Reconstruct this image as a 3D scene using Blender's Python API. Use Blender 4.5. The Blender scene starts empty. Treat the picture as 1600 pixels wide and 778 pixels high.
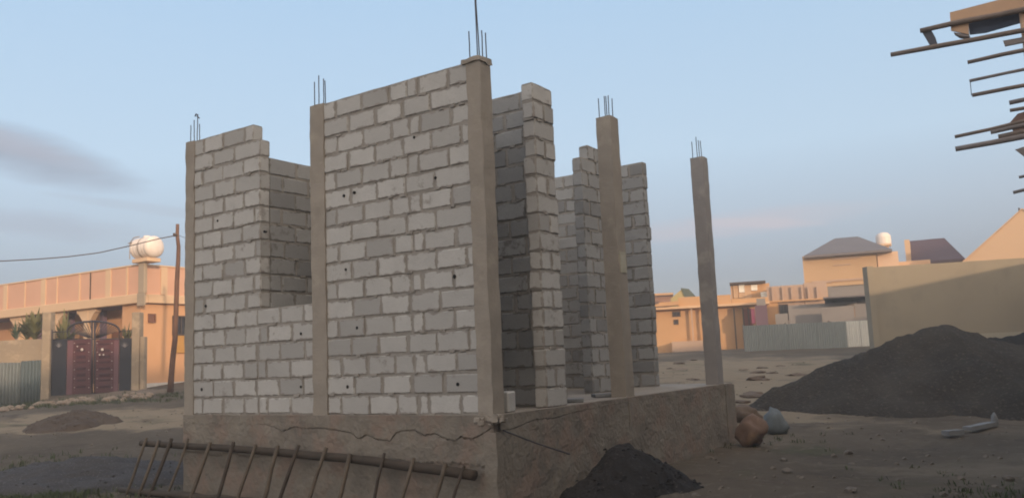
import bpy, bmesh, math, random
from mathutils import Vector, Matrix, noise
R = math.radians
random.seed(7)
scene = bpy.context.scene
col = scene.collection

# ------------------------------------------------------------------ camera
F_PX, PITCH, ROLL, YAW = 1326.95, 0.1272, -0.0432, -0.5965
CAM = Vector((4.7623, -6.594, 0.5284))
fw = Vector((math.sin(YAW)*math.cos(PITCH), math.cos(YAW)*math.cos(PITCH), math.sin(PITCH)))
_rt0 = Vector((math.cos(YAW), -math.sin(YAW), 0)); _up0 = _rt0.cross(fw)
rt = _rt0*math.cos(ROLL) + _up0*math.sin(ROLL)
up = -_rt0*math.sin(ROLL) + _up0*math.cos(ROLL)
cd = bpy.data.cameras.new('camera'); cam = bpy.data.objects.new('camera', cd); col.objects.link(cam)
cd.sensor_width = 36; cd.lens = 36*F_PX/1600
cd.clip_start = 0.05; cd.clip_end = 3000
cam.matrix_world = Matrix(((rt.x, up.x, -fw.x, CAM.x), (rt.y, up.y, -fw.y, CAM.y), (rt.z, up.z, -fw.z, CAM.z), (0, 0, 0, 1)))
scene.camera = cam

# ------------------------------------------------------------------ light
SUN_AZ = Vector((0.86, -0.51)).normalized(); SUN_TAN = 0.165
SUN_EL = math.atan(SUN_TAN)
S = Vector((SUN_AZ.x*math.cos(SUN_EL), SUN_AZ.y*math.cos(SUN_EL), math.sin(SUN_EL)))
sl = bpy.data.lights.new('sun', 'SUN'); so = bpy.data.objects.new('sun', sl); col.objects.link(so)
sl.energy = 2.0; sl.angle = R(1.2); sl.color = (1.0, 0.70, 0.45)
so.rotation_euler = S.to_track_quat('Z', 'Y').to_euler(); so.location = (20, -15, 20)


def px(x, y, d):
    """photo pixel + distance along the view axis -> world point"""
    return CAM + (fw + rt*((x-800)/F_PX) - up*((y-389)/F_PX))*d
def ray(x, y): return (px(x, y, 1) - CAM)
def onX(x, y, X): d = ray(x, y); return CAM + d*((X-CAM.x)/d.x)
def onY(x, y, Y): d = ray(x, y); return CAM + d*((Y-CAM.y)/d.y)
def onZ(x, y, Z): d = ray(x, y); return CAM + d*((Z-CAM.z)/d.z)
def azel(x, y): d = ray(x, y).normalized(); return math.atan2(d.x, d.y), math.asin(d.z)

EXPO = 0.6
world = bpy.data.worlds.new('World'); scene.world = world; world.use_nodes = True
wt = world.node_tree; wt.nodes.clear(); WL = wt.links.new
def wn(t, **k):
    n = wt.nodes.new(t)
    for a, b in k.items(): setattr(n, a, b)
    return n
def wm(op, a, b=None, c=None, clamp=False):
    n = wn('ShaderNodeMath', operation=op, use_clamp=clamp)
    for i, v in enumerate((a, b, c)):
        if v is None: continue
        if isinstance(v, (int, float)): n.inputs[i].default_value = v
        else: WL(v, n.inputs[i])
    return n.outputs[0]
wo = wn('ShaderNodeOutputWorld'); bg = wn('ShaderNodeBackground'); WL(bg.outputs[0], wo.inputs[0])
bg.inputs['Strength'].default_value = 0.12
sky = wn('ShaderNodeTexSky', sky_type='NISHITA', sun_disc=False)
sky.sun_elevation = SUN_EL; sky.sun_rotation = math.atan2(S.x, S.y)
sky.altitude = 1900; sky.air_density = 1.0; sky.dust_density = 0.6; sky.ozone_density = 1.5
tc = wn('ShaderNodeTexCoord'); sp = wn('ShaderNodeSeparateXYZ'); WL(tc.outputs['Generated'], sp.inputs[0])
el = wm('ARCSINE', sp.outputs[2]); az = wm('ARCTAN2', sp.outputs[0], sp.outputs[1])
# thin high overcast and the grey evening bank low over the horizon
ramp = wn('ShaderNodeValToRGB'); WL(wm('DIVIDE', wm('MAXIMUM', el, 0.0), 1.5708), ramp.inputs[0])
K = 1.10/(0.12*2**EXPO)
def lin(c): return tuple((v/255/12.92 if v/255 <= .04045 else ((v/255+.055)/1.055)**2.4) for v in c)
stops = [(0.0, (150, 152, 164)), (0.055, (160, 167, 182)), (0.095, (184, 197, 212)), (0.145, (196, 218, 237)), (0.26, (182, 211, 238)), (0.5, (150, 180, 215)), (1.0, (120, 150, 190))]
while len(ramp.color_ramp.elements) < len(stops): ramp.color_ramp.elements.new(0.5)
for e, (p, c) in zip(ramp.color_ramp.elements, stops): e.position = p; e.color = lin(c)+(1,)
sc_ = wn('ShaderNodeMix', data_type='RGBA', blend_type='MULTIPLY'); sc_.inputs[0].default_value = 1
WL(ramp.outputs[0], sc_.inputs[6]); sc_.inputs[7].default_value = (K, K, K, 1)
mx = wn('ShaderNodeMix', data_type='RGBA'); mx.inputs[0].default_value = 0.86
WL(sky.outputs[0], mx.inputs[6]); WL(sc_.outputs[2], mx.inputs[7])
cur = mx.outputs[2]
nz = wn('ShaderNodeTexNoise'); nz.inputs['Scale'].default_value = 1.0; nz.inputs['Detail'].default_value = 6; nz.inputs['Roughness'].default_value = 0.55
cv = wn('ShaderNodeCombineXYZ'); WL(wm('MULTIPLY', az, 9.0), cv.inputs[0]); WL(wm('MULTIPLY', el, 38.0), cv.inputs[1]); WL(cv.outputs[0], nz.inputs['Vector'])
nfac = wm('SUBTRACT', nz.outputs[0], 0.5)
def cloud(cur, cx, cy, hw, hh, slope, colr, dens, rag=2.2, soft=0.9):
    a0, e0 = azel(cx, cy); ka = hw/F_PX; ke = hh/F_PX
    da = wm('SUBTRACT', az, a0)
    de = wm('SUBTRACT', wm('SUBTRACT', el, e0), wm('MULTIPLY', da, slope))
    r2 = wm('ADD', wm('POWER', wm('ABSOLUTE', wm('DIVIDE', da, ka)), 2.0), wm('POWER', wm('ABSOLUTE', wm('DIVIDE', de, ke)), 2.0))
    v = wm('ADD', wm('SUBTRACT', 1.0, r2), wm('MULTIPLY', nfac, rag))
    f = wm('MULTIPLY', wm('MULTIPLY', v, 1/soft, clamp=True), dens)
    m = wn('ShaderNodeMix', data_type='RGBA'); WL(f, m.inputs[0]); WL(cur, m.inputs[6])
    c = lin(colr); m.inputs[7].default_value = (c[0]*K, c[1]*K, c[2]*K, 1)
    return m.outputs[2]
cur = cloud(cur, -10, 228, 205, 42, -0.22, (158, 167, 184), 0.85, 1.3, 1.0)
cur = cloud(cur, -20, 212, 150, 20, -0.25, (185, 187, 200), 0.5, 1.5, 1.0)
cur = cloud(cur, 60, 350, 190, 22, -0.12, (170, 178, 194), 0.45, 3.0)
cur = cloud(cur, 210, 322, 120, 9, -0.12, (176, 186, 202), 0.35, 3.0)
cur = cloud(cur, 1130, 352, 260, 22, 0.03, (198, 196, 206), 0.6, 1.6)
cur = cloud(cur, 1180, 348, 120, 10, -0.1, (206, 200, 208), 0.5, 2.4)
# the bright warm afterglow round the low sun, behind the camera
dp = wn('ShaderNodeVectorMath', operation='DOT_PRODUCT'); WL(tc.outputs['Generated'], dp.inputs[0]); dp.inputs[1].default_value = tuple(S)
gl_ = wn('ShaderNodeMapRange', interpolation_type='SMOOTHSTEP'); WL(dp.outputs['Value'], gl_.inputs['Value']); gl_.inputs['From Min'].default_value = -0.25; gl_.inputs['From Max'].default_value = 0.95
gm = wn('ShaderNodeMix', data_type='RGBA'); WL(gl_.outputs[0], gm.inputs[0]); WL(cur, gm.inputs[6]); gm.inputs[7].default_value = (1.80*K, 1.52*K, 1.25*K, 1)
cur = gm.outputs[2]
WL(cur, bg.inputs['Color'])
scene.view_settings.view_transform = 'Standard'; scene.view_settings.look = 'None'
scene.view_settings.gamma = 1.0; scene.view_settings.use_curve_mapping = False
scene.view_settings.exposure = EXPO
scene.cycles.pixel_filter_type = 'BLACKMAN_HARRIS'; scene.cycles.filter_width = 1.9

# ------------------------------------------------------------------ helpers
FH = Vector((fw.x, fw.y, 0)).normalized(); RH = Vector((FH.y, -FH.x, 0))
def usz(x, y, s):
    """pixel at horizontal distance s -> (lateral, height)"""
    d = ray(x, y); t = (s+OFF)/d.dot(FH)
    return t*d.dot(RH), CAM.z + t*d.z
BG = Matrix(((RH.x, FH.x, 0, CAM.x), (RH.y, FH.y, 0, CAM.y), (0, 0, 1, 0), (0, 0, 0, 1)))   # (lateral, distance, z) -> world
def setframe(x=None, sref=0.0):
    """turn the local (lateral, distance) frame square to the sight line through pixel column x"""
    global FH, RH, BG, OFF
    d = fw if x is None else ray(x, 540)
    FH = Vector((d.x, d.y, 0)).normalized(); RH = Vector((FH.y, -FH.x, 0))
    f0 = Vector((fw.x, fw.y, 0)).normalized(); OFF = sref*(1/FH.dot(f0)-1)
    BG = Matrix(((RH.x, FH.x, 0, CAM.x+FH.x*OFF), (RH.y, FH.y, 0, CAM.y+FH.y*OFF), (0, 0, 1, 0), (0, 0, 0, 1)))
OFF = 0.0; F0 = FH.copy(); R0 = RH.copy()
def smooth(t): t = max(0, min(1, t)); return t*t*(3-2*t)
def fbm(p, o=4):
    return sum(noise.noise(p*(2**i))*(0.5**i) for i in range(o))
def gz(x, y, fine=True):
    dx, dy = x-CAM.x, y-CAM.y
    s = dx*F0.x+dy*F0.y; u = dx*R0.x+dy*R0.y
    if s < 12: z = -0.95
    elif s < 40: z = -0.95+0.05*(s-12)
    else: z = 0.45+0.1*smooth((s-40)/30)
    z += -0.07*max(0, min(12, -13-u))*smooth((s-20)/8)
    if fine:
        p = Vector((x, y, 0))
        z += 0.05*fbm(p*0.35, 3)+0.018*fbm(p*1.7+Vector((5, 3, 1)), 4)
        if s < 30: z += 0.022*noise.noise(p*4.5)+0.014*noise.noise(p*11)
    return z

def interp(tab, t):
    for (a, b), (c, d) in zip(tab, tab[1:]):
        if a <= t <= c: return b+(d-b)*(t-a)/(c-a)
    return tab[-1][1] if t > tab[-1][0] else tab[0][1]

class MB:
    def __init__(s): s.v = []; s.f = []; s.mi = []; s.m = 0; s.attr = {}
    def add(s, vs, fs, M=None):
        b = len(s.v); s.v += [((M @ Vector(p)) if M is not None else Vector(p)) for p in vs]
        s.f += [tuple(b+i for i in f) for f in fs]; s.mi += [s.m]*len(fs); return b
    def box(s, lo, hi, M=None):
        x0, y0, z0 = lo; x1, y1, z1 = hi
        s.add([(x0,y0,z0),(x1,y0,z0),(x1,y1,z0),(x0,y1,z0),(x0,y0,z1),(x1,y0,z1),(x1,y1,z1),(x0,y1,z1)],
              [(0,3,2,1),(4,5,6,7),(0,1,5,4),(1,2,6,5),(2,3,7,6),(3,0,4,7)], M)
    def cbox(s, lo, hi, b=0.01, M=None, jit=0.0):
        """bevelled box"""
        c = [(lo[i]+hi[i])/2 for i in range(3)]; h = [(hi[i]-lo[i])/2 for i in range(3)]
        b = min(b, min(h)*0.9)
        vs = []; idx = {}
        for sx in (-1, 1):
            for sy in (-1, 1):
                for sz in (-1, 1):
                    sg = (sx, sy, sz); j = Vector([random.uniform(-jit, jit) for _ in range(3)])
                    for k in range(3):
                        p = Vector([c[i]+sg[i]*(h[i] if i == k else h[i]-b) for i in range(3)])+j
                        idx[(sg, k)] = len(vs); vs.append(p)
        fs = []
        for k in range(3):
            a, d = [(1, 2), (2, 0), (0, 1)][k]
            for sk in (-1, 1):
                q = []
                for (sa, sd) in ((-1, -1), (1, -1), (1, 1), (-1, 1)):
                    sg = [0, 0, 0]; sg[k] = sk; sg[a] = sa; sg[d] = sd; q.append(idx[(tuple(sg), k)])
                fs.append(tuple(q if sk > 0 else q[::-1]))
        for k in range(3):      # edges parallel to axis k
            a, d = [(1, 2), (2, 0), (0, 1)][k]
            for sa in (-1, 1):
                for sd in (-1, 1):
                    def g(sk, w):
                        sg = [0, 0, 0]; sg[k] = sk; sg[a] = sa; sg[d] = sd; return idx[(tuple(sg), w)]
                    q = (g(-1, a), g(1, a), g(1, d), g(-1, d))
                    fs.append(q if sa*sd < 0 else q[::-1])
        for sx in (-1, 1):
            for sy in (-1, 1):
                for sz in (-1, 1):
                    q = tuple(idx[((sx, sy, sz), k)] for k in range(3)); fs.append(q if sx*sy*sz > 0 else q[::-1])
        return s.add(vs, fs, M), len(vs)
    def rough(s, lo, hi, cell=0.08, amp=0.01, sc=3.0, M=None, fine=0.0):
        def disp(p):
            q = Vector(p); d = noise.noise_vector(q*sc)*amp
            if fine: d = d+noise.noise_vector(q*sc*5)*fine
            return q+d
        for k in range(3):
            a, d = [(1, 2), (2, 0), (0, 1)][k]
            na = max(1, min(140, round((hi[a]-lo[a])/cell))); nd = max(1, min(140, round((hi[d]-lo[d])/cell)))
            for side in (0, 1):
                vs = []
                for i in range(na+1):
                    for j in range(nd+1):
                        p = [0, 0, 0]; p[k] = (lo, hi)[side][k]; p[a] = lo[a]+(hi[a]-lo[a])*i/na; p[d] = lo[d]+(hi[d]-lo[d])*j/nd
                        vs.append(disp(p))
                fs = []
                for i in range(na):
                    for j in range(nd):
                        q = (i*(nd+1)+j, (i+1)*(nd+1)+j, (i+1)*(nd+1)+j+1, i*(nd+1)+j+1); fs.append(q if side else q[::-1])
                s.add(vs, fs, M)
    def tube(s, pts, r, n=8, cap=True, M=None):
        pts = [Vector(p) for p in pts]; rs = r if isinstance(r, (list, tuple)) else [r]*len(pts)
        vs = []; 
        t0 = (pts[1]-pts[0]).normalized(); ref = Vector((0, 0, 1)) if abs(t0.z) < 0.9 else Vector((1, 0, 0))
        for i, p in enumerate(pts):
            t = (pts[min(i+1, len(pts)-1)]-pts[max(i-1, 0)]).normalized()
            a = ref.cross(t).normalized(); b = t.cross(a)
            for k in range(n):
                w = 2*math.pi*k/n; vs.append(p+(a*math.cos(w)+b*math.sin(w))*rs[i])
        fs = [(i*n+k, i*n+(k+1) % n, (i+1)*n+(k+1) % n, (i+1)*n+k) for i in range(len(pts)-1) for k in range(n)]
        if cap: fs += [tuple(range(n))[::-1], tuple((len(pts)-1)*n+k for k in range(n))]
        s.add(vs, fs, M)
    def lathe(s, prof, c, n=24, M=None, axis='z'):
        vs = []
        for (r, h) in prof:
            for k in range(n):
                w = 2*math.pi*k/n
                p = (r*math.cos(w), r*math.sin(w), h) if axis == 'z' else (h, r*math.cos(w), r*math.sin(w))
                vs.append(Vector(c)+Vector(p))
        fs = [(i*n+k, i*n+(k+1) % n, (i+1)*n+(k+1) % n, (i+1)*n+k) for i in range(len(prof)-1) for k in range(n)]
        s.add(vs, fs, M)
    def prism(s, poly, e, M=None):
        """polygon (list of 3d points) extruded by vector e"""
        n = len(poly); e = Vector(e); P = [Vector(p) for p in poly]
        s.add(P+[p+e for p in P], [tuple(range(n)), tuple(range(2*n-1, n-1, -1))]+[(i, n+i, n+(i+1) % n, (i+1) % n) for i in range(n)], M)
    def build(s, name, mat, parent=None, label=None, smooth=False, fix=True):
        me = bpy.data.meshes.new(name); off = parent_loc(parent)
        me.from_pydata([p-off for p in s.v], [], s.f)
        for m in (mat if isinstance(mat, (list, tuple)) else [mat]): me.materials.append(m)
        me.polygons.foreach_set('material_index', s.mi)
        for k, vals in s.attr.items():
            at = me.attributes.new(k, 'FLOAT_VECTOR', 'POINT'); at.data.foreach_set('vector', [c for v in vals for c in v])
        me.validate()
        if fix:
            bm = bmesh.new(); bm.from_mesh(me); bmesh.ops.recalc_face_normals(bm, faces=bm.faces); bm.to_mesh(me); bm.free()
        if smooth: me.polygons.foreach_set('use_smooth', [True]*len(me.polygons))
        me.update()
        o = bpy.data.objects.new(name, me); col.objects.link(o)
        if parent is not None: o.parent = parent
        if label: o['label'] = label
        return o
def parent_loc(p):
    v = Vector((0, 0, 0))
    while p is not None: v = v+p.location; p = p.parent
    return v
def tag(o, label=None, cat=None, group=None, kind=None):
    if label: o['label'] = label
    if cat: o['category'] = cat
    if group: o['group'] = group
    if kind: o['kind'] = kind
    return o
def empty(name, loc, label, cat, group=None):
    o = bpy.data.objects.new(name, None); col.objects.link(o); o.location = Vector(loc); o.empty_display_size = 0.3
    return tag(o, label, cat, group)
def solo(mb, name, mat, loc, label, cat, group=None, kind=None, smooth=False):
    """thing that is one mesh, origin at loc"""
    loc = Vector(loc); mb.v = [p-loc for p in mb.v]
    o = mb.build(name, mat, None, None, smooth); o.location = loc
    return tag(o, label, cat, group, kind)
def copy_tree(o, parent=None):
    c = o.copy(); col.objects.link(c); c.parent = parent
    for ch in [x for x in bpy.data.objects if x.parent == o]: copy_tree(ch, c)
    return c

# ------------------------------------------------------------------ materials
def mat(name, c1, c2=None, scale=3.0, rough=0.9, bump=0.25, bscale=35.0, c3=None, s3=9.0, t3=0.6, metallic=0.0, spec=0.3, stretch=(1, 1, 1), bdist=0.01, contrast=0.25):
    m = bpy.data.materials.new(name); m.use_nodes = True; nt = m.node_tree; L = nt.links.new
    b = nt.nodes['Principled BSDF']; b.inputs['Roughness'].default_value = rough; b.inputs['Metallic'].default_value = metallic
    b.inputs['Specular IOR Level'].default_value = spec
    tc = nt.nodes.new('ShaderNodeTexCoord'); mp = nt.nodes.new('ShaderNodeMapping'); mp.inputs['Scale'].default_value = stretch
    L(tc.outputs['Object'], mp.inputs[0])
    def nz(sc, det=6, ro=0.6):
        n = nt.nodes.new('ShaderNodeTexNoise'); n.inputs['Scale'].default_value = sc; n.inputs['Detail'].default_value = det; n.inputs['Roughness'].default_value = ro
        L(mp.outputs[0], n.inputs['Vector']); return n.outputs[0]
    def rmp(v, lo, hi):
        n = nt.nodes.new('ShaderNodeMapRange'); n.inputs['From Min'].default_value = lo; n.inputs['From Max'].default_value = hi; L(v, n.inputs['Value']); return n.outputs[0]
    c2 = c2 or tuple(v*0.75 for v in c1)
    mx = nt.nodes.new('ShaderNodeMix'); mx.data_type = 'RGBA'; L(rmp(nz(scale), 0.5-contrast, 0.5+contrast), mx.inputs[0])
    mx.inputs[6].default_value = c1+(1,); mx.inputs[7].default_value = c2+(1,); out = mx.outputs[2]
    if c3:
        m3 = nt.nodes.new('ShaderNodeMix'); m3.data_type = 'RGBA'; L(rmp(nz(s3), t3-0.06, t3+0.06), m3.inputs[0]); L(out, m3.inputs[6]); m3.inputs[7].default_value = c3+(1,); out = m3.outputs[2]
    L(out, b.inputs['Base Color'])
    bp = nt.nodes.new('ShaderNodeBump'); bp.inputs['Strength'].default_value = bump; bp.inputs['Distance'].default_value = bdist
    L(nz(bscale, 8, 0.65), bp.inputs['Height']); L(bp.outputs[0], b.inputs['Normal'])
    m['out'] = 0
    return m

def block_mat(name, light, dark, mortar, thr=0.012):
    m = bpy.data.materials.new(name); m.use_nodes = True; nt = m.node_tree; L = nt.links.new
    b = nt.nodes['Principled BSDF']; b.inputs['Roughness'].default_value = 0.95; b.inputs['Specular IOR Level'].default_value = 0.2
    def N(t, **k):
        n = nt.nodes.new(t)
        for a, v in k.items(): setattr(n, a, v)
        return n
    def M(op, a, b_=None, clamp=False):
        n = N('ShaderNodeMath', operation=op, use_clamp=clamp)
        for i, v in enumerate((a, b_)):
            if v is None: continue
            if isinstance(v, (int, float)): n.inputs[i].default_value = v
            else: L(v, n.inputs[i])
        return n.outputs[0]
    def sep(name):
        a = N('ShaderNodeAttribute', attribute_name=name); s = N('ShaderNodeSeparateXYZ'); L(a.outputs['Vector'], s.inputs[0]); return s.outputs
    p = sep('pos'); h = sep('half'); t = sep('tint')
    d = [M('SUBTRACT', h[i], M('ABSOLUTE', p[i])) for i in range(3)]
    med = M('MAXIMUM', M('MINIMUM', d[0], d[1]), M('MINIMUM', M('MAXIMUM', d[0], d[1]), d[2]))
    tc = N('ShaderNodeTexCoord')
    def nz(sc, det=5, ro=0.6):
        n = N('ShaderNodeTexNoise'); n.inputs['Scale'].default_value = sc; n.inputs['Detail'].default_value = det; n.inputs['Roughness'].default_value = ro
        L(tc.outputs['Object'], n.inputs['Vector']); return n.outputs[0]
    def mr(v, a, b_):
        n = N('ShaderNodeMapRange'); n.inputs['From Min'].default_value = a; n.inputs['From Max'].default_value = b_; L(v, n.inputs['Value']); return n.outputs[0]
    def mix(f, a, b_):
        n = N('ShaderNodeMix', data_type='RGBA')
        if isinstance(f, (int, float)): n.inputs[0].default_value = f
        else: L(f, n.inputs[0])
        for i, v in ((6, a), (7, b_)):
            if isinstance(v, tuple): n.inputs[i].default_value = v+(1,)
            else: L(v, n.inputs[i])
        return n.outputs[2]
    base = mix(M('MULTIPLY', M('ADD', t[0], 0.4), 0.72), tuple(v*.84 for v in dark), light)
    base = mix(M('MULTIPLY', mr(nz(5, 6), 0.4, 0.7), 0.35), base, tuple(v*0.72 for v in light))
    base = mix(M('MULTIPLY', mr(nz(60, 3), 0.55, 0.75), 0.35), base, tuple(v*0.6 for v in dark))
    edge = M('ADD', med, M('MULTIPLY', M('SUBTRACT', nz(9, 4), 0.47), 0.11))
    mask = mr(edge, thr+0.005, thr-0.005)
    smear = mr(nz(3.1, 7, 0.72), 0.60, 0.66)
    base = mix(M('MAXIMUM', mask, M('MULTIPLY', smear, 0.85)), base, mix(nz(20), mortar, tuple(v*0.7 for v in mortar)))
    L(base, b.inputs['Base Color'])
    bp = N('ShaderNodeBump'); bp.inputs['Strength'].default_value = 0.5; bp.inputs['Distance'].default_value = 0.006
    L(M('ADD', nz(90, 4), M('MULTIPLY', nz(14, 5), 1.5)), bp.inputs['Height']); L(bp.outputs[0], b.inputs['Normal'])
    return m

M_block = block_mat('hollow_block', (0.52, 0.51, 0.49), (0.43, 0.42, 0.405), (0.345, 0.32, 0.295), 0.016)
M_block_shaded = block_mat('shaded_inner_block', (0.38, 0.38, 0.375), (0.28, 0.28, 0.28), (0.23, 0.22, 0.205))  # interior shade put into a darker copy of the block colour
M_mortar = mat('mortar', (0.36, 0.335, 0.305), (0.26, 0.24, 0.215), 6, bump=0.9, bscale=45, bdist=0.012)
M_conc = mat('cast_concrete', (0.35, 0.31, 0.265), (0.27, 0.24, 0.205), 2.5, bump=0.6, bscale=30, c3=(0.36, 0.32, 0.27), s3=3.5, t3=0.6)
M_plinth = mat('rendered_plinth', (0.27, 0.24, 0.20), (0.18, 0.158, 0.135), 2.1, bump=1.0, bscale=16, c3=(0.25, 0.195, 0.16), s3=2.6, t3=0.55, bdist=0.02, contrast=0.18)
M_steel = mat('rebar_steel', (0.10, 0.10, 0.12), (0.07, 0.06, 0.06), 20, 0.7, metallic=0.3)
M_hole_shade = mat('hole_shade', (0.012, 0.012, 0.012), bump=0.0)  # near-black plugs carry the shade inside the tie holes
M_wood = mat('grey_pole_wood', (0.30, 0.23, 0.19), (0.20, 0.16, 0.135), 6, bump=0.6, bscale=40, c3=(0.24, 0.18, 0.14), s3=5, t3=0.6)
M_wood_d = mat('weathered_ladder_wood', (0.085, 0.065, 0.05), (0.045, 0.037, 0.03), 6, bump=0.6, bscale=40)
M_wood_l = mat('ladder_rung_wood', (0.15, 0.12, 0.09), (0.08, 0.065, 0.05), 6, bump=0.6, bscale=40)

# ground: dirt with paler strips, some painted as sunlit, darker earth and greenish weeds
def ground_mat():
    m = mat('dirt', (0.135, 0.110, 0.083), (0.085, 0.070, 0.054), 0.55, 1.0, 1.0, 9, spec=0.1, bdist=0.03, contrast=0.2)
    nt = m.node_tree; L = nt.links.new; b = nt.nodes['Principled BSDF']
    cur = b.inputs['Base Color'].links[0].from_socket
    tc = nt.nodes.new('ShaderNodeTexCoord')
    def layer(cur, scale, lo, hi, c, stretch=(1, 1, 1), seed=0, amt=1.0):
        mp = nt.nodes.new('ShaderNodeMapping'); mp.inputs['Scale'].default_value = stretch; mp.inputs['Location'].default_value = (seed, seed*2, 0); L(tc.outputs['Object'], mp.inputs[0])
        n = nt.nodes.new('ShaderNodeTexNoise'); n.inputs['Scale'].default_value = scale; n.inputs['Detail'].default_value = 7; n.inputs['Roughness'].default_value = 0.62; L(mp.outputs[0], n.inputs['Vector'])
        r = nt.nodes.new('ShaderNodeMapRange'); r.inputs['From Min'].default_value = lo; r.inputs['From Max'].default_value = hi; r.inputs['To Max'].default_value = amt; L(n.outputs[0], r.inputs['Value'])
        x = nt.nodes.new('ShaderNodeMix'); x.data_type = 'RGBA'; L(r.outputs[0], x.inputs[0]); L(cur, x.inputs[6]); x.inputs[7].default_value = c+(1,); return x.outputs[2]
    cur = layer(cur, 0.16, 0.5, 0.62, (0.20, 0.165, 0.122), (1, 1.6, 1), 3, 0.8)
    # paler dirt: sunlit look put into the colour of left lane and rear plot
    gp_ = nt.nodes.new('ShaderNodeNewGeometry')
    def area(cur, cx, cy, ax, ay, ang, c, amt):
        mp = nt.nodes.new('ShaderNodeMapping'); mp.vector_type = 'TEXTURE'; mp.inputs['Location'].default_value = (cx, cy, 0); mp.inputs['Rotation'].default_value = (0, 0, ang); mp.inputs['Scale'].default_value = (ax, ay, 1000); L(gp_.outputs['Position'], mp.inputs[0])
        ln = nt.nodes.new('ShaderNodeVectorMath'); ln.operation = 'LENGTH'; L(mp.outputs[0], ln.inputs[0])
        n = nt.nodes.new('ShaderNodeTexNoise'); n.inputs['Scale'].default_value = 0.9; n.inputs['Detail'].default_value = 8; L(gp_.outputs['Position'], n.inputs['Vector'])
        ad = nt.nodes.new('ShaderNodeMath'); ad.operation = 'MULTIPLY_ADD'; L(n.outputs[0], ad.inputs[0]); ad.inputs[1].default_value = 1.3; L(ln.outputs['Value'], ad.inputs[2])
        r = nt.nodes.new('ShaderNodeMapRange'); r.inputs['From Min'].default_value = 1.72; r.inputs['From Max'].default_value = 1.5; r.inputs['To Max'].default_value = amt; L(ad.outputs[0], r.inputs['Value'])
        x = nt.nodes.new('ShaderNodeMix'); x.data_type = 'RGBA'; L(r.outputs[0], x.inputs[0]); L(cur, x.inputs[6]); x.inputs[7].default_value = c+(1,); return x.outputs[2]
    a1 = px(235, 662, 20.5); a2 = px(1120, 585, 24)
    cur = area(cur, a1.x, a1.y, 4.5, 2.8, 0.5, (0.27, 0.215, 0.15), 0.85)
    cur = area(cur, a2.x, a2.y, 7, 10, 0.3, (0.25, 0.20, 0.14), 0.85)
    cur = layer(cur, 0.9, 0.56, 0.66, (0.07, 0.055, 0.045), (1, 1.4, 1), 11, 0.7)
    cur = layer(cur, 0.4, 0.58, 0.68, (0.075, 0.08, 0.045), (1, 1, 1), 23, 0.6)
    cur = layer(cur, 7, 0.55, 0.7, (0.19, 0.16, 0.125), (1, 1, 1), 31, 0.6)
    cur = layer(cur, 30, 0.6, 0.72, (0.06, 0.05, 0.042), (1, 1, 1), 41, 0.6)
    L(cur, b.inputs['Base Color']); return m
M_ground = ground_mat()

# ------------------------------------------------------------------ ground sheet
g = MB(); NA = 540; rr = [0.0]; r = 0.35
while r < 1200: rr.append(r); r *= 1.030 if r < 60 else 1.12
vs = [(CAM.x, CAM.y, gz(CAM.x, CAM.y))]; fs = []
for i, r in enumerate(rr[1:]):
    for k in range(NA):
        a = 2*math.pi*k/NA; x = CAM.x+r*math.cos(a); y = CAM.y+r*math.sin(a); vs.append((x, y, gz(x, y)))
for k in range(NA): fs.append((0, 1+k, 1+(k+1) % NA))
for i in range(len(rr)-2):
    for k in range(NA):
        a = 1+i*NA; fs.append((a+k, a+NA+k, a+NA+(k+1) % NA, a+(k+1) % NA))
g.add(vs, fs); go = g.build('ground', M_ground, None, None, True, False); tag(go, kind='structure')

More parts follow.
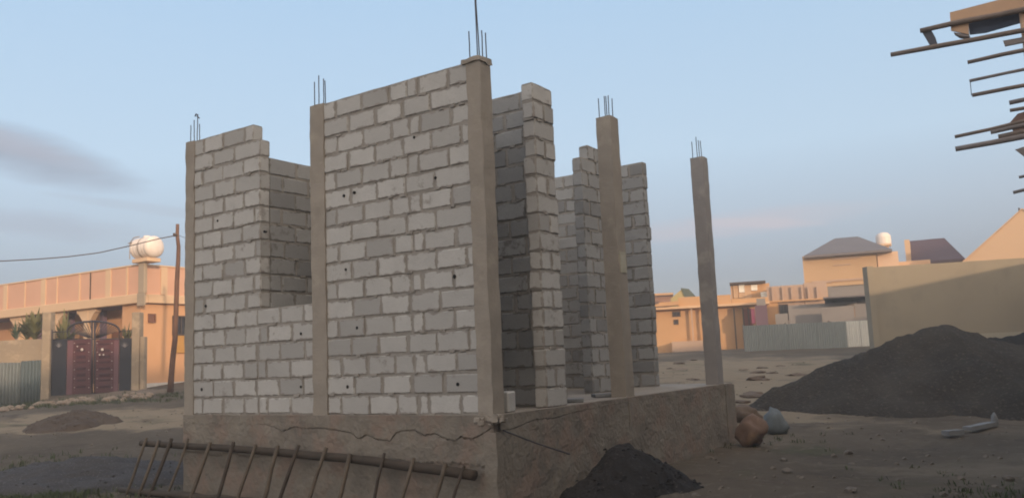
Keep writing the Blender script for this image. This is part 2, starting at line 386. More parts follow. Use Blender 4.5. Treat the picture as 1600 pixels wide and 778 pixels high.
# ------------------------------------------------------------------ the unfinished block house
H = 3.485; PT = 0.205
house = empty('unfinished_house', (0, 0, -0.95), 'roofless grey hollow block house shell on a raised plinth with concrete columns and rebar', 'unfinished house')
def stud(mb_b, mb_m, axis, t0, t1, courses, fi=0, z0=0.0):
    """courses: list of (a0, a1) along axis; blocks stand 9 mm proud of the mortar core"""
    for k, cc in enumerate(courses):
        if cc is None: continue
        a0, a1 = cc; zb = z0+k*PT; L = a1-a0
        cuts = []; a = a0; first = 0.2 if (k+fi) % 2 else 0.4
        ln = min(first+random.uniform(-.03, .02), L)
        while a < a1-1e-4:
            rem = a1-a
            if rem < ln+0.09: ln = rem
            cuts.append((a, a+ln)); a += ln; ln = 0.4+random.uniform(-0.012, 0.012)
            if L > 1.6 and (k+fi) % 2 and len(cuts) == 3: ln = 0.26
            elif L > 1.6 and (k+fi) % 2 and len(cuts) == 4: ln = 0.15
        e = 0.009
        if axis == 'x': mb_m.rough((a0+.006, t0+e, zb-0.001), (a1-.006, t1-e, zb+PT+(0.004 if k+1 == len(courses) else 0)-0.002), 0.07, 0.004, 8)
        else: mb_m.rough((t0+e, a0+.006, zb-0.001), (t1-e, a1-.006, zb+PT-0.002), 0.07, 0.004, 8)
        for _ in range(int(L*5)):
            aa = random.uniform(a0+.05, a1-.05); r_ = random.uniform(.008, .02); tt = random.choice((t0, t1)); zz = zb+random.uniform(-.004, .012)
            c_ = (aa, tt, zz) if axis == 'x' else (tt, aa, zz); ex = (r_*2.2, .007, r_*.7) if axis == 'x' else (.007, r_*2.2, r_*.7)
            mb_m.rough(tuple(c_[i]-ex[i] for i in range(3)), tuple(c_[i]+ex[i] for i in range(3)), .02, .008, 30)
        for j, (p, q) in enumerate(cuts):
            gl = (random.uniform(0.004, 0.012) if random.random() < .75 else random.uniform(.015, .03)) if j else 0.0; gr = random.uniform(0.004, 0.014) if j < len(cuts)-1 else 0.0
            ot = random.uniform(-0.005, 0.005); lo = [p+gl, t0+ot, zb+0.009+random.uniform(-.003, .004)]; hi = [q-gr, t1+ot, zb+PT-0.007+random.uniform(-.004, .002)]
            if axis == 'y': lo = [lo[1], lo[0], lo[2]]; hi = [hi[1], hi[0], hi[2]]
            b0, n = mb_b.cbox(lo, hi, random.choice((0.006, 0.008, 0.010, 0.016)), None, 0.003)
            c = Vector([(lo[i]+hi[i])/2 for i in range(3)]); hh = Vector([(hi[i]-lo[i])/2 for i in range(3)])
            tn = random.random()**0.8; tn = -0.35 if random.random() < 0.10 else tn
            for v in mb_b.v[b0:b0+n]:
                mb_b.attr.setdefault('pos', []).append(v-c); mb_b.attr.setdefault('half', []).append(hh); mb_b.attr.setdefault('tint', []).append((tn, 0, 0))
def holes(mb, pts, plane):
    for (x, y) in pts:
        P = onY(x, y, plane); r = random.uniform(0.015, 0.022)
        mb.tube([(P.x, plane-0.004, P.z), (P.x+0.004, plane+0.03, P.z)], [r, r*0.8], 9)
def wall(name, axis, t0, t1, courses, mat_b, fi=0, hole=None, label=None):
    b, m = MB(), MB(); stud(b, m, axis, t0, t1, courses, fi)
    o = m.build(name, M_mortar, house, label, True)
    bl = b.build('blocks', mat_b, o)
    if hole:
        for q in hole:
            h = MB(); holes(h, [q], t0-0.004); h.build('tie_hole_plug', M_hole_shade, o)
    return o
# front wall, left bay with the open window gap, and the tall middle bay
XL, X1a, X1b, XJ = -4.78, -2.43, -2.225, -3.33
lc = [(-4.61, X1a)]*6+[(-4.61, XJ)]*10+[(-4.61, onY(395, 210, 0).x)]
wall('block_wall', 'x', 0.0, 0.15, lc, M_block, 1, [(340, 345), (321, 478), (470, 521), (315, 608), (470, 604), (413, 362)], 'left front bay with a tall window gap')
wall('block_wall', 'x', 0.0, 0.15, [(X1b, -0.16)]*17, M_block, 1, [(537, 306), (553, 301), (680, 278), (540, 421), (710, 432), (558, 512), (543, 604), (715, 600), (647, 215)], 'tall middle front bay')
# partition running back from the window gap, 15 courses
wall('partition_wall', 'y', XJ-0.15, XJ, [(0.15, 5.38)]*15, M_block_shaded, 0)
# door pier and the room wall behind it
wall('door_pier', 'y', -0.15, 0.0, [(0.95+random.uniform(-.01, .015), 1.35+random.uniform(-.02, .02)) for _ in range(17)], M_block, 0)
wall('partition_wall', 'x', 1.16, 1.31, [(-3.3, -0.16)]*17, M_block_shaded, 1)
# wall stub behind the middle column, and the rear wall
wall('partition_wall', 'y', -1.09, -0.94, [(3.62+random.uniform(-.01, .01), 4.7)]*16+[(3.83, 4.7)], M_block_shaded, 1)
wall('rear_wall', 'x', 5.4, 5.55, [(-3.1, -0.84+random.uniform(-.015, .015)) for _ in range(17)], M_block_shaded, 0)
wall('rear_wall', 'x', 5.4, 5.55, [(-4.61, -3.5)]*17, M_block_shaded, 1)
wall('side_wall', 'y', XL+0.01, XL+0.16, [(0.2, 5.38)]*16, M_block_shaded, 0)

M_conc_g = mat('grey_cast_concrete', (0.32, 0.30, 0.29), (0.25, 0.235, 0.23), 2.5, bump=0.6, bscale=30, c3=(0.36, 0.335, 0.31), s3=3.5, t3=0.6)
def column(x0, x1, y0, y1, ztop, bars, cap=False, label=None, amp=0.011, mt=M_conc):
    c = MB(); c.rough((x0, y0, -0.02), (x1, y1, ztop), 0.045, amp, 5.5, None, 0.003)
    if cap:
        c.rough((x0-0.05, y0-0.012, ztop-0.035), (x1+0.006, y1+0.02, ztop+0.02), 0.03, 0.02, 11)
    for i_, p_ in enumerate(c.v):      # slight steps where one pour ends and the next form was set
        k_ = math.floor((p_.z+x0)/0.78); q_ = 0.006*noise.noise(Vector((k_*3.7, x0*5, 1))); c.v[i_] = Vector((p_.x+q_, p_.y-q_*.7, p_.z))
    o = c.build('column', mt, house, label, True)
    for (bx, by, h, lean) in bars:
        t = MB(); n = 6
        t.tube([(bx+lean*h*(i/n)**1.5+random.uniform(-.002, .002), by+random.uniform(-.002, .002), ztop-0.1+(h+0.1)*i/n) for i in range(n+1)], 0.006, 6)
        t.build('rebar', M_steel, o)
    return o
cA = column(XL, -4.60, -0.014, 0.2, 3.49, [(-4.75, .04, .24, .0), (-4.70, .14, .27, -.02), (-4.69, .05, .30, -.01), (-4.63, .05, .36, .04)], label='left corner column')
t = MB(); P = Vector((-4.615, .05, 3.49+.355)); t.tube([P, P+Vector((-.04, 0, .02)), P+Vector((-.06, 0, -.01))], 0.009, 6); t.tube([P+Vector((-.02, 0, -.01)), P+Vector((.03, 0, -.05))], 0.008, 6); t.build('rebar_hook', M_steel, cA)
column(X1a-.008, X1b+.006, -0.016, 0.19, 3.49, [(-2.40, .03, .30, 0), (-2.34, .14, .33, 0), (-2.33, .03, .36, 0.01), (-2.26, .04, .31, 0.0)], label='column between the two front bays')
column(-0.17, 0.004, -0.018, 0.17, 3.50, [(-.14, .02, .31, 0), (-.10, .13, 1.0, -.03), (-.05, .03, 1.0, -.012), (-.06, .13, .33, 0), (-.005, .12, .29, -.01)], True, 'near corner column with a crumbling cap')
column(-0.205, 0.0, 2.74, 2.96, 3.50, [(-.17, 2.78, .26, 0), (-.12, 2.90, .31, -.02), (-.08, 2.77, .27, 0), (-.04, 2.90, .26, 0), (-.03, 2.78, .27, 0)], label='bare column standing free with a pale patch', amp=0.007)
column(-0.20, 0.0, 5.78, 5.99, 3.50, [(-.17, 5.82, .27, 0), (-.1, 5.93, .30, -.01), (-.09, 5.81, .33, 0.0), (-.03, 5.83, .26, 0)], label='bare column at the far right corner', amp=0.007, mt=M_conc_g)
# pale cement patch on the free column's right face
pt = MB(); a = onX(968, 393, 0.0); b = onX(990, 428, 0.0)
pt.rough((-0.003, 2.775, b.z), (0.012, 2.93, a.z), 0.03, 0.006, 12); pt.build('cement_patch', mat('pale_cement', (0.46, 0.44, 0.36), (0.38, 0.36, 0.29), 8), house)

# plinth with its overhanging cracked band
pl = MB(); pl.rough((-4.80, -0.012, -1.35), (0.012, 6.27, -0.035), 0.07, 0.014, 2.5, None, 0.006)
plo = pl.build('plinth', M_plinth, house, None, True)
fl = MB(); fl.rough((-4.81, -0.02, -0.05), (0.02, 6.28, 0.0), 0.07, 0.007, 4); fl.build('floor_slab', M_conc, plo, None, True)
def crack_line(pts_px, plane, axis):
    pr = [(onY(x, y, plane) if axis == 'y' else onX(x, y, plane)) for x, y in pts_px]
    return [((p.x if axis == 'y' else p.y), p.z) for p in pr]
def band(prof, plane, axis, off, mb, lower, gap, N=420):
    """render coat above (lower=False) or below (True) the torn crack; the open groove between them is the crack"""
    vs = []; a0, a1 = prof[0][0], prof[-1][0]
    for i in range(N+1):
        a = a0+(a1-a0)*i/N; z = interp(prof, a)
        z += 0.009*noise.noise(Vector((a*22, 1, 0)))+0.006*noise.noise(Vector((a*55, 5, 0)))+0.004*noise.noise(Vector((a*120, 9, 0)))
        g_ = gap(a)*(0.6+0.8*abs(noise.noise(Vector((a*14, 7, 0)))))
        if lower:
            z -= g_; ks = [(-0.03, z)]+[(off, z+(-1.25-z)*(k/40)**1.2-.002) for k in range(41)]
        else: ks = [(-.01, 0.004)]+[(off, -.002+(z+.002)*k/4) for k in range(5)]+[(-0.03, z+.004)]
        for (o, zz) in ks:
            o2 = o+(0.010*noise.noise(Vector((a*5, zz*7, 2)))+0.006*noise.noise(Vector((a*22, zz*22, 2)))-(0.014 if lower and axis == 'y' and zz < -.46+.02*noise.noise(Vector((a*3, 0, 0))) else 0) if o > 0 else 0)
            vs.append((a, plane-o2, zz) if axis == 'y' else (plane+o2, a, zz))
    K_ = len(ks); mb.add(vs, [(i*K_+k, (i+1)*K_+k, (i+1)*K_+k+1, i*K_+k+1) for i in range(N) for k in range(K_-1)])
cr = [(289, 661), (330, 662), (380, 661), (418, 662), (437, 668), (443, 673), (462, 665), (480, 668), (505, 667), (532, 671), (550, 674), (562, 684), (576, 677), (590, 684), (612, 687), (620, 675), (630, 671), (650, 670), (665, 678), (682, 675), (700, 684), (715, 686), (723, 680), (740, 684), (756, 676), (768, 668), (773, 668)]
cr2 = [(779, 672), (800, 668), (830, 655), (862, 652), (900, 642), (950, 632), (985, 627), (1030, 620), (1085, 612), (1138, 606)]
L1 = crack_line(cr, -0.012, 'y'); L2 = crack_line(cr2, 0.012, 'x')
g1 = lambda a: interp([(-9, .001), (-3.4, .002), (-3.0, .016), (-1.0, .022), (-.2, .02), (9, .02)], a)
g2 = lambda a: interp([(-9, .012), (.9, .010), (2.0, .003), (3.2, .001), (9, .001)], a)
for prof, pl_, ax, gp_ in ((L1, 0.0, 'y', g1), (L2, 0.0, 'x', g2)):
    for lw_ in (False, True):
        bd = MB(); band(prof, pl_, ax, 0.034, bd, lw_, gp_); bd.build('render_coat', M_plinth, plo, None, False, False)
for lo, hi in (((-0.09, -0.055, -1.3), (0.05, 0.06, -0.16)), ((-0.02, 2.72, -1.3), (0.035, 2.98, -0.03)), ((-0.02, 5.92, -1.3), (0.05, 6.29, -0.02))):
    st = MB(); st.rough(lo, hi, 0.05, 0.013, 6); st.build('footing_stub', M_plinth, plo, None, True)   # cast under the columns
sp_ = MB()
for i in range(26):
    c = Vector((random.gauss(-0.03, 0.07), random.choice((-1, 1))*0.0+random.uniform(-0.05, 0.05), random.gauss(-0.03, 0.03)))
    r = random.uniform(0.015, 0.04); sp_.rough((c.x-r, c.y-r, c.z-r*.6), (c.x+r, c.y+r, c.z+r*.6), 0.02, 0.02, 25)
sp_.build('mortar_lumps', M_conc, plo, None, True)
rd = MB(); a = onX(786, 672, 0.04); b = onX(890, 709, 0.30); rd.tube([a, a.lerp(b, .5)+Vector((0, 0, -.01)), b], 0.008, 6); rd.build('starter_bar', M_steel, plo)

# ------------------------------------------------------------------ ladder leaning on the plinth
lad = empty('pole_ladder', (-2.8, -0.25, -0.95), 'long rough ladder of round poles with many rungs leaning sideways against the plinth', 'ladder')
tops = [(222, 692), (263, 695), (300, 697), (345, 699), (392, 702), (440, 706), (490, 712), (540, 716), (590, 722), (640, 728), (690, 734), (742, 741)]
def railpt(x, y): p = onY(x, y, -0.16); return p
rl = MB(); tp = [railpt(*q) for q in tops]; tp = [tp[0]+(tp[0]-tp[1])*0.05]+tp
rl.tube([p+Vector((0, random.uniform(-.008, .008), random.uniform(-.006, .006))) for p in tp], [0.036+0.016*i/len(tp) for i in range(len(tp))], 12)
rl.build('rail', M_wood_d, lad, None, True)
rx = [226, 246, 264, 290, 326, 362, 397, 432, 462, 505, 545, 597, 643, 693, 722]
zb = -0.95
r2 = MB(); r2.tube([(-5.55+i*0.5, -0.40+random.uniform(-.02, .02), -0.90+random.uniform(-.015, .01)) for i in range(12)], [0.036+0.012*i/12 for i in range(12)], 12)
r2.build('rail', M_wood_d, lad, None, True)
for i, x in enumerate(rx):
    y = 690+(x-222)*0.094 if x > 300 else 692+(x-222)*0.06
    for k in range(len(tops)-1):
        if tops[k][0] <= x <= tops[k+1][0]: f = (x-tops[k][0])/(tops[k+1][0]-tops[k][0]); y = tops[k][1]*(1-f)+tops[k+1][1]*f
    p = onY(x, y, -0.215); q = Vector((p.x+random.uniform(-.05, .04), -0.46, -0.97)); d = (p-q).normalized()
    t = MB(); t.tube([q, q.lerp(p, .35)+Vector((random.uniform(-.015, .015), 0, 0)), q.lerp(p, .7)+Vector((random.uniform(-.012, .012), 0, 0)), p+d*random.uniform(.05, .10)], [random.uniform(.014, .024)]*4, 8)
    t.build('rung', M_wood_l if i % 3 != 2 else M_wood_d, lad, None, True)

# ------------------------------------------------------------------ heaps
def heap(name, cx, cy, rx_, ry_, h, ang, mat_, label, cat, seed=0, pw=1.3, n=70, lump=0.05, ridge=None, zoff=0.0):
    vs = []; c, s = math.cos(ang), math.sin(ang)
    for j in range(n+1):
        for i in range(n+1):
            u, v = -1+2*i/n, -1+2*j/n
            x = cx+c*u*rx_*1.05-s*v*ry_*1.05; y = cy+s*u*rx_*1.05+c*v*ry_*1.05
            r = math.hypot(u, v)*1.05; wob = 0.10*noise.noise(Vector((math.atan2(v, u)*1.4, seed, 0)))
            k = max(0.0, 1-(r/(1+wob)))
            z = h*(k**pw if pw > 1 else k) if ridge is None else h*ridge(u, v, k)
            gg = gz(x, y); f = min(1, k*6)
            z2 = z+f*lump*fbm(Vector((x*1.6, y*1.6, seed)), 5)+f*lump*0.35*noise.noise(Vector((x*9, y*9, seed)))
            vs.append((x, y, (gg-0.04)*(1-f)+(gg+z2)*f if k > 0 else gg-0.06))
    fs = [(j*(n+1)+i, j*(n+1)+i+1, (j+1)*(n+1)+i+1, (j+1)*(n+1)+i) for j in range(n) for i in range(n)]
    m = MB(); m.add(vs, fs)
    for _ in range(420):
        q = Vector(random.choice(vs)); tet(m, q+Vector((random.uniform(-.03, .03), random.uniform(-.03, .03), .004)), random.choice((.008, .012, .02, .03)))
    return solo(m, name, mat_, (cx, cy, gz(cx, cy)), label, cat, None, None, True)
def tet(m, p, r):
    vs = []
    for q in ((1, 0, -.3), (-.5, .87, -.3), (-.5, -.87, -.3), (.1, .2, .7), (-.6, 0, .4), (.5, -.5, .4)):
        vs.append(p+Vector((q[0]*r*random.uniform(.7, 1.2), q[1]*r*random.uniform(.7, 1.2), q[2]*r*random.uniform(.5, 1))))
    m.add(vs, [(0, 1, 3), (1, 4, 3), (1, 2, 4), (2, 5, 4), (2, 0, 5), (0, 3, 5), (3, 4, 5), (0, 2, 1)])
M_grav = mat('dark_gravel', (0.062, 0.052, 0.042), (0.034, 0.029, 0.025), 0.9, 1, 1.0, 22, c3=(0.10, 0.085, 0.07), s3=16, t3=0.6, bdist=0.05, contrast=0.16)
M_soil = mat('black_soil', (0.035, 0.031, 0.030), (0.020, 0.018, 0.018), 3, 1, 1.0, 30, c3=(0.09, 0.08, 0.075), s3=24, t3=0.66, bdist=0.03)
M_gg = mat('grey_gravel', (0.085, 0.08, 0.08), (0.055, 0.052, 0.054), 2, 1, 1.0, 45, c3=(0.15, 0.145, 0.15), s3=40, t3=0.62, bdist=0.02)
M_bsoil = mat('brown_soil', (0.105, 0.08, 0.06), (0.07, 0.052, 0.042), 2, 1, 1.0, 20, bdist=0.02)
P = px(1470, 600, 17.2); pk = CAM+FH*17.0
u0, z0 = usz(1470, 507, 17.3); mc = BG @ Vector((u0, 17.3, 0)); hgt = z0-gz(mc.x, mc.y)
ang = math.atan2(RH.y, RH.x)
def rid(u, v, k):     # long asymmetric ridge: a pointed crest, a low tail to the left
    w = max(0, 1-abs(v+0.05)*1.02)
    if u < 0: a = max(0, 1+u*1.03); prof = 0.74*a**0.85+0.26*max(0, 1+u*5.5) if a > 0 else 0
    else: prof = max(0.86-0.1*u, 1-u*0.9) if u < 0.35 else max(0, (0.83-0.25*u)*(1-max(0, u-0.5)*2))
    return max(0, prof)*min(1, w*1.25)**1.15
def ridge_heap(name, uc, sc0, lw, rw, dw, h, mat_, label, cat, seed, pf):
    """heap in view-aligned local axes; pf(t) gives the crest height for t in -1..1"""
    n, m_ = 150, 60; vs = []; base = BG @ Vector((uc, sc0, 0))
    for j in range(m_+1):
        v = -1+2*j/m_
        for i in range(n+1):
            t = -1+2*i/n; u = uc+(t*lw if t < 0 else t*rw); s = sc0+v*dw
            p = BG @ Vector((u, s, 0)); c = pf(t); w = dw*max(0.12, c)*(1+0.16*noise.noise(Vector((u*.7, seed, 0)))+.07*noise.noise(Vector((u*2.3, seed, 4))))
            k = max(0, 1-abs(s-sc0)/w) if c > 0 else 0
            g0 = gz(p.x, p.y); z = h*c*(k**0.95)
            f = min(1, k*c*12); z += f*(0.11*fbm(Vector((p.x*1.1, p.y*1.1, seed)), 5)+0.012*noise.noise(Vector((p.x*11, p.y*11, seed))))
            vs.append((p.x, p.y, g0+z if f > 0 else g0-0.06))
    fs = [(j*(n+1)+i, j*(n+1)+i+1, (j+1)*(n+1)+i+1, (j+1)*(n+1)+i) for j in range(m_) for i in range(n)]
    mb = MB(); mb.add(vs, fs)
    for _ in range(1500):
        q = Vector(random.choice(vs)); tet(mb, q+Vector((random.uniform(-.04, .04), random.uniform(-.04, .04), .005)), random.choice((.012, .018, .03, .045))); return solo(mb, name, mat_, (base.x, base.y, gz(base.x, base.y)), label, cat, None, None, True)
def pf_main(t):
    if t <= 0: return interp([(-1, 0), (-.86, .2), (-.62, .50), (-.45, .66), (-.25, .80), (-.1, .90), (0, 1)], t)
    return interp([(0, 1), (.05, .96), (.14, .84), (.22, .76), (.4, .68), (.7, .6), (.9, .4), (1, 0)], t)
ridge_heap('gravel_heap', u0, 17.3, 4.05, 5.0, 3.45, hgt, M_grav, 'largest heap of dark gravel rising to a point in front of the long plastered wall', 'gravel heap', 3, pf_main)
u1, z1 = usz(1590, 517, 20.0); c1 = BG @ Vector((u1, 20.0, 0))
ridge_heap('gravel_heap', u1, 20.0, 2.2, 3.0, 2.2, z1-gz(c1.x, c1.y), M_soil, 'flatter blackish gravel heap behind the pointed one at the right edge', 'gravel heap', 9, lambda t: interp([(-1, 0), (-.7, .6), (-.3, .88), (0, .97), (.4, 1), (.8, .6), (1, 0)], t))
heap('soil_heap', 0.48, 1.80, 0.62, 1.10, 0.45, -0.22, M_soil, 'small lumpy heap of black soil at the foot of the plinth', 'soil heap', 5, 0.9, 80, 0.10)
c = onZ(118, 745, -0.88)
heap('gravel_heap', c.x, c.y, 2.5, 1.3, 0.34, 0.55, M_gg, 'low spread of fine grey gravel on the dirt at the lower left', 'gravel heap', 8, 0.7, 80, 0.05)
c = px(112, 676, 19)
heap('soil_heap', c.x, c.y, 1.1, 1.0, 0.38, 0.6, M_bsoil, 'low mound of brown earth on the dirt road before the gate', 'soil heap', 12, 0.8, 60, 0.07)

# ------------------------------------------------------------------ loose things by the house
def rock(name, c, r, mat_, label, cat, group=None, seed=0, sq=(1, 1, 1), rough_=0.22, n=14, flatb=True):
    bm = bmesh.new(); bmesh.ops.create_icosphere(bm, subdivisions=3 if n > 10 else 2, radius=1.0)
    vs = []
    for v in bm.verts:
        d = 1+rough_*fbm(v.co*1.1+Vector((seed, seed*2.3, 0)), 3)
        p = v.co*d*r; vs.append(Vector((c[0]+p.x*sq[0], c[1]+p.y*sq[1], c[2]+p.z*sq[2])))
    fs = [tuple(v.index for v in f.verts) for f in bm.faces]; bm.free()
    m = MB(); m.add(vs, fs); return solo(m, name, mat_, (c[0], c[1], c[2]-r*sq[2]*0.8), label, cat, group, None, n > 10)
M_red = mat('red_stone', (0.20, 0.13, 0.095), (0.12, 0.08, 0.062), 3, 0.9, 0.5, 18, c3=(0.24, 0.16, 0.11), s3=3, t3=0.58)
M_bro = mat('brown_stone', (0.16, 0.115, 0.08), (0.09, 0.065, 0.05), 3, 0.9, 0.5, 18)
c = onZ(1175, 690, -0.85); rock('boulder', (c.x, c.y, gz(c.x, c.y)+0.20), 0.225, M_red, 'rounded reddish boulder on the dirt at the right end of the plinth', 'boulder', seed=4, sq=(.95, .85, .95), rough_=.42)
c = px(1160, 650, 15.2); rock('boulder', (c.x, c.y, gz(c.x, c.y)+0.08), 0.27, M_bro, 'flatter brown earth lump just behind the reddish boulder', 'boulder', seed=6, sq=(1.2, .9, .75), rough_=.45)
M_white_chip = mat('whitish_stone', (0.5, 0.48, 0.45), (0.38, 0.36, 0.33), 5); M_peb2 = mat('lump_stone', (0.20, 0.175, 0.15), (0.12, 0.105, 0.09), 5, 1, .5, 20)
M_blue = mat('blue_grey_sheet', (0.17, 0.20, 0.22), (0.12, 0.14, 0.155), 4, 0.7, 0.3, 20)
c = px(1212, 678, 13.6); rock('stone', (c.x, c.y, gz(c.x, c.y)+0.17), 0.21, M_blue, 'blue-grey angular stone propped between the reddish boulder and the big heap', 'stone', seed=17, sq=(.95, .6, 1.05), rough_=.45)
M_pale = mat('pale_board', (0.25, 0.255, 0.26), (0.17, 0.175, 0.18), 5, 0.8, 0.3, 20)
def plank(a, b, w, th, name, label, cat, mt=M_pale, zlift=0.03):
    A = Vector((a.x, a.y, gz(a.x, a.y)+zlift)); B = Vector((b.x, b.y, gz(b.x, b.y)+zlift)); d = (B-A); L = d.length; d.normalize()
    n = Vector((0, 0, 1)).cross(d).normalized(); u_ = d.cross(n); M = Matrix((tuple(d)+(0,), tuple(n)+(0,), tuple(u_)+(0,), (0, 0, 0, 1))).transposed(); M.translation = A
    m = MB(); m.rough((0, -w/2, 0), (L, w/2, th), 0.05, 0.010, 6, M); return solo(m, name, mt, (A.x, A.y, A.z), label, cat, None, None, False)
plank(px(1474, 650, 12.4), px(1497, 645, 12.5), 0.14, 0.07, 'board', 'shorter pale board piece lying left of the long pale board under the heap', 'board')
plank(px(1508, 644, 12.8), px(1548, 634, 13.3), 0.13, 0.06, 'board', 'long pale board lying on the dirt along the foot of the big heap', 'board')
c = px(1551, 632, 13.4); rock('stone', (c.x, c.y, gz(c.x, c.y)+0.09), 0.085, M_pale, 'upright pale stone at the right end of the long pale board', 'stone', seed=9, sq=(.6, .6, 1.5))
# on the plinth floor
def loose_block(x0, y0, label, L=0.30, rot=0.0, h=0.19):
    b = MB(); M = Matrix.Translation((x0, y0, 0.004)) @ Matrix.Rotation(rot, 4, 'Z')
    n0, n = b.cbox((-L/2, -0.075, 0), (L/2, 0.075, h), 0.012, M, 0.003)
    for v in b.v[n0:n0+n]:
        b.attr.setdefault('pos', []).append((v.x-x0, v.y-y0, v.z-h/2)); b.attr.setdefault('half', []).append((.4, .4, .4)); b.attr.setdefault('tint', []).append((0.8, 0, 0))
    o = solo(b, 'loose_block', M_block, (x0, y0, 0), label, 'block'); return o
c = onZ(802, 643, 0.0)
loose_block(-0.10, 0.33, 'single loose grey block standing in the doorway beside the near corner column', 0.16, 0.1, 0.20)
for i, (x, y, lab) in enumerate(((905, 622, 'thin pale board lying on the floor slab nearest the door pier'), (925, 610, 'thin pale board lying on the floor slab farther back by the wall stub'))):
    a = onZ(x-16, y, 0.0); b = onZ(x+18, y-1, 0.0); A = Vector((max(a.x, -.9), 1.75+i*.9, 0)); B = A+Vector((.32, .25, 0))
    m = MB(); m.cbox((-.22, -.09, .004), (.22, .09, .045), .006, Matrix.Translation((-0.28, 1.75+i*1.1, 0)) @ Matrix.Rotation(.5+i*.3, 4, 'Z')); solo(m, 'board', M_pale, (-0.28, 1.75+i*1.1, 0), lab, 'board')

c = px(133, 666, 20); rock('stone', (c.x, c.y, gz(c.x, c.y)+.05), .09, M_white_chip, 'small whitish stone on the lane right of the brown earth mound', 'stone', seed=31)
random.seed(61)
for i in range(14):      # broken block pieces and lumps in the near foreground
    x = random.uniform(880, 1590); y = random.uniform(690, 776); q = onZ(x, y, -.93)
    if -4.9 < q.x < .15 and -.2 < q.y < 6.4: continue
    r_ = random.uniform(.025, .06); rock('rubble_piece', (q.x, q.y, gz(q.x, q.y)+r_*.3), r_, M_peb2, 'small broken lump lying on the dirt in the right foreground', 'rubble', 'broken lumps on the foreground dirt', i, (1.2, 1, .7), .5, 8)
# small stones strewn on the dirt: uncountable
sm = MB(); random.seed(21)
def tet(m, p, r):
    vs = []
    for q in ((1, 0, -.3), (-.5, .87, -.3), (-.5, -.87, -.3), (.1, .2, .7), (-.6, 0, .4), (.5, -.5, .4)):
        vs.append(p+Vector((q[0]*r*random.uniform(.7, 1.2), q[1]*r*random.uniform(.7, 1.2), q[2]*r*random.uniform(.5, 1))))
    m.add(vs, [(0, 1, 3), (1, 4, 3), (1, 2, 4), (2, 5, 4), (2, 0, 5), (0, 3, 5), (3, 4, 5), (0, 2, 1)])
for i in range(5200):
    s = 3.5+26*random.random()**1.6; u = random.uniform(-.75, .75)*s
    p = BG @ Vector((u, s, 0))
    if -4.9 < p.x < 0.1 and -0.1 < p.y < 6.35: continue
    if fbm(Vector((p.x*.5, p.y*.5, 4)), 3) < -0.12: continue
    p.z = gz(p.x, p.y); tet(sm, p, random.choice((.012, .018, .025, .035, .05))*random.uniform(.7, 1.2))
M_peb = mat('pebbles', (0.22, 0.185, 0.15), (0.10, 0.085, 0.07), 1.5, 1, 0.2, 30)
tag(sm.build('scattered_pebbles', M_peb, None), 'small stones and crumbs strewn over the bare dirt', 'pebbles', None, 'stuff')

# low weeds and grass: uncountable
M_grass = mat('dull_grass', (0.05, 0.075, 0.033), (0.085, 0.09, 0.045), 3, 1, 0.1, 10)
gr = MB(); random.seed(5)
def tuft(p, h, n):
    for k in range(n):
        a = random.uniform(0, 6.28); w = random.uniform(.004, .009); q = p+Vector((random.uniform(-.06, .06), random.uniform(-.06, .06), 0)); q.z = gz(q.x, q.y)-.01
        t = Vector((math.cos(a), math.sin(a), 0)); b = Vector((-t.y, t.x, 0))*w; hh = h*random.uniform(.5, 1.2)
        gr.add([q-b, q+b, q+t*hh*.3+Vector((0, 0, hh*.7))+b*.6, q+t*hh*.3+Vector((0, 0, hh*.7))-b*.6, q+t*hh*.7+Vector((0, 0, hh))], [(0, 1, 2, 3), (3, 2, 4)])
def patch(x, y, s0, ru, rs, n, h):
    u, z = usz(x, y, s0)
    for i in range(n):
        p = BG @ Vector((u+random.gauss(0, ru), s0+random.gauss(0, rs), 0)); tuft(p, h, 7)
patch(5, 748, 11.3, .9, .8, 1300, .075); patch(-10, 720, 13, .9, 1.0, 200, .10); patch(140, 632, 25.5, 2.6, .35, 260, .12); patch(15, 640, 27.5, 1.6, .3, 160, .2)
patch(250, 612, 27, 1.5, .6, 120, .10); patch(1560, 740, 8.6, .5, .6, 60, .06); patch(1100, 700, 13, 1.0, .3, 50, .07); patch(640, 778, 10, .3, .1, 0, .05)
tag(gr.build('grass', M_grass, None, None, False, False), 'sparse dull green weeds and grass on the dirt', 'grass', None, 'stuff')

# ------------------------------------------------------------------ the orange house on the left
random.seed(33)
M_or = mat('orange_paint', (0.66, 0.38, 0.21), (0.60, 0.34, 0.185), 0.8, 0.85, 0.15, 30)
M_pk = mat('peach_paint', (0.67, 0.40, 0.28), (0.61, 0.36, 0.25), 0.9, 0.85, 0.15, 30)
M_cr = mat('cream_paint', (0.70, 0.50, 0.33), (0.64, 0.45, 0.29), 1.0, 0.85, 0.15, 30)
M_lil = mat('lilac_ceiling', (0.22, 0.15, 0.22), (0.17, 0.12, 0.17), 1.0, 0.9, 0.1, 20)
M_white = mat('white_base', (0.70, 0.66, 0.62), (0.55, 0.50, 0.46), 3, 0.9, 0.2, 20)
M_tank = mat('white_tank', (0.85, 0.76, 0.70), (0.75, 0.66, 0.60), 4, 0.5, 0.05, 20, spec=0.5)
M_band = mat('tank_strap', (0.35, 0.28, 0.22), (0.25, 0.2, 0.17), 4)
M_frame = mat('dark_window_frame', (0.10, 0.07, 0.06), (0.06, 0.05, 0.045), 4, 0.7)
M_brwood = mat('brown_window', (0.24, 0.11, 0.07), (0.16, 0.075, 0.05), 4, 0.7)
M_ochre = mat('ochre_panel', (0.55, 0.30, 0.08), (0.45, 0.24, 0.07), 4, 0.7)
M_glassd = mat('dark_pane', (0.03, 0.035, 0.045), (0.02, 0.02, 0.03), 4, 0.25, 0.0, spec=0.5)
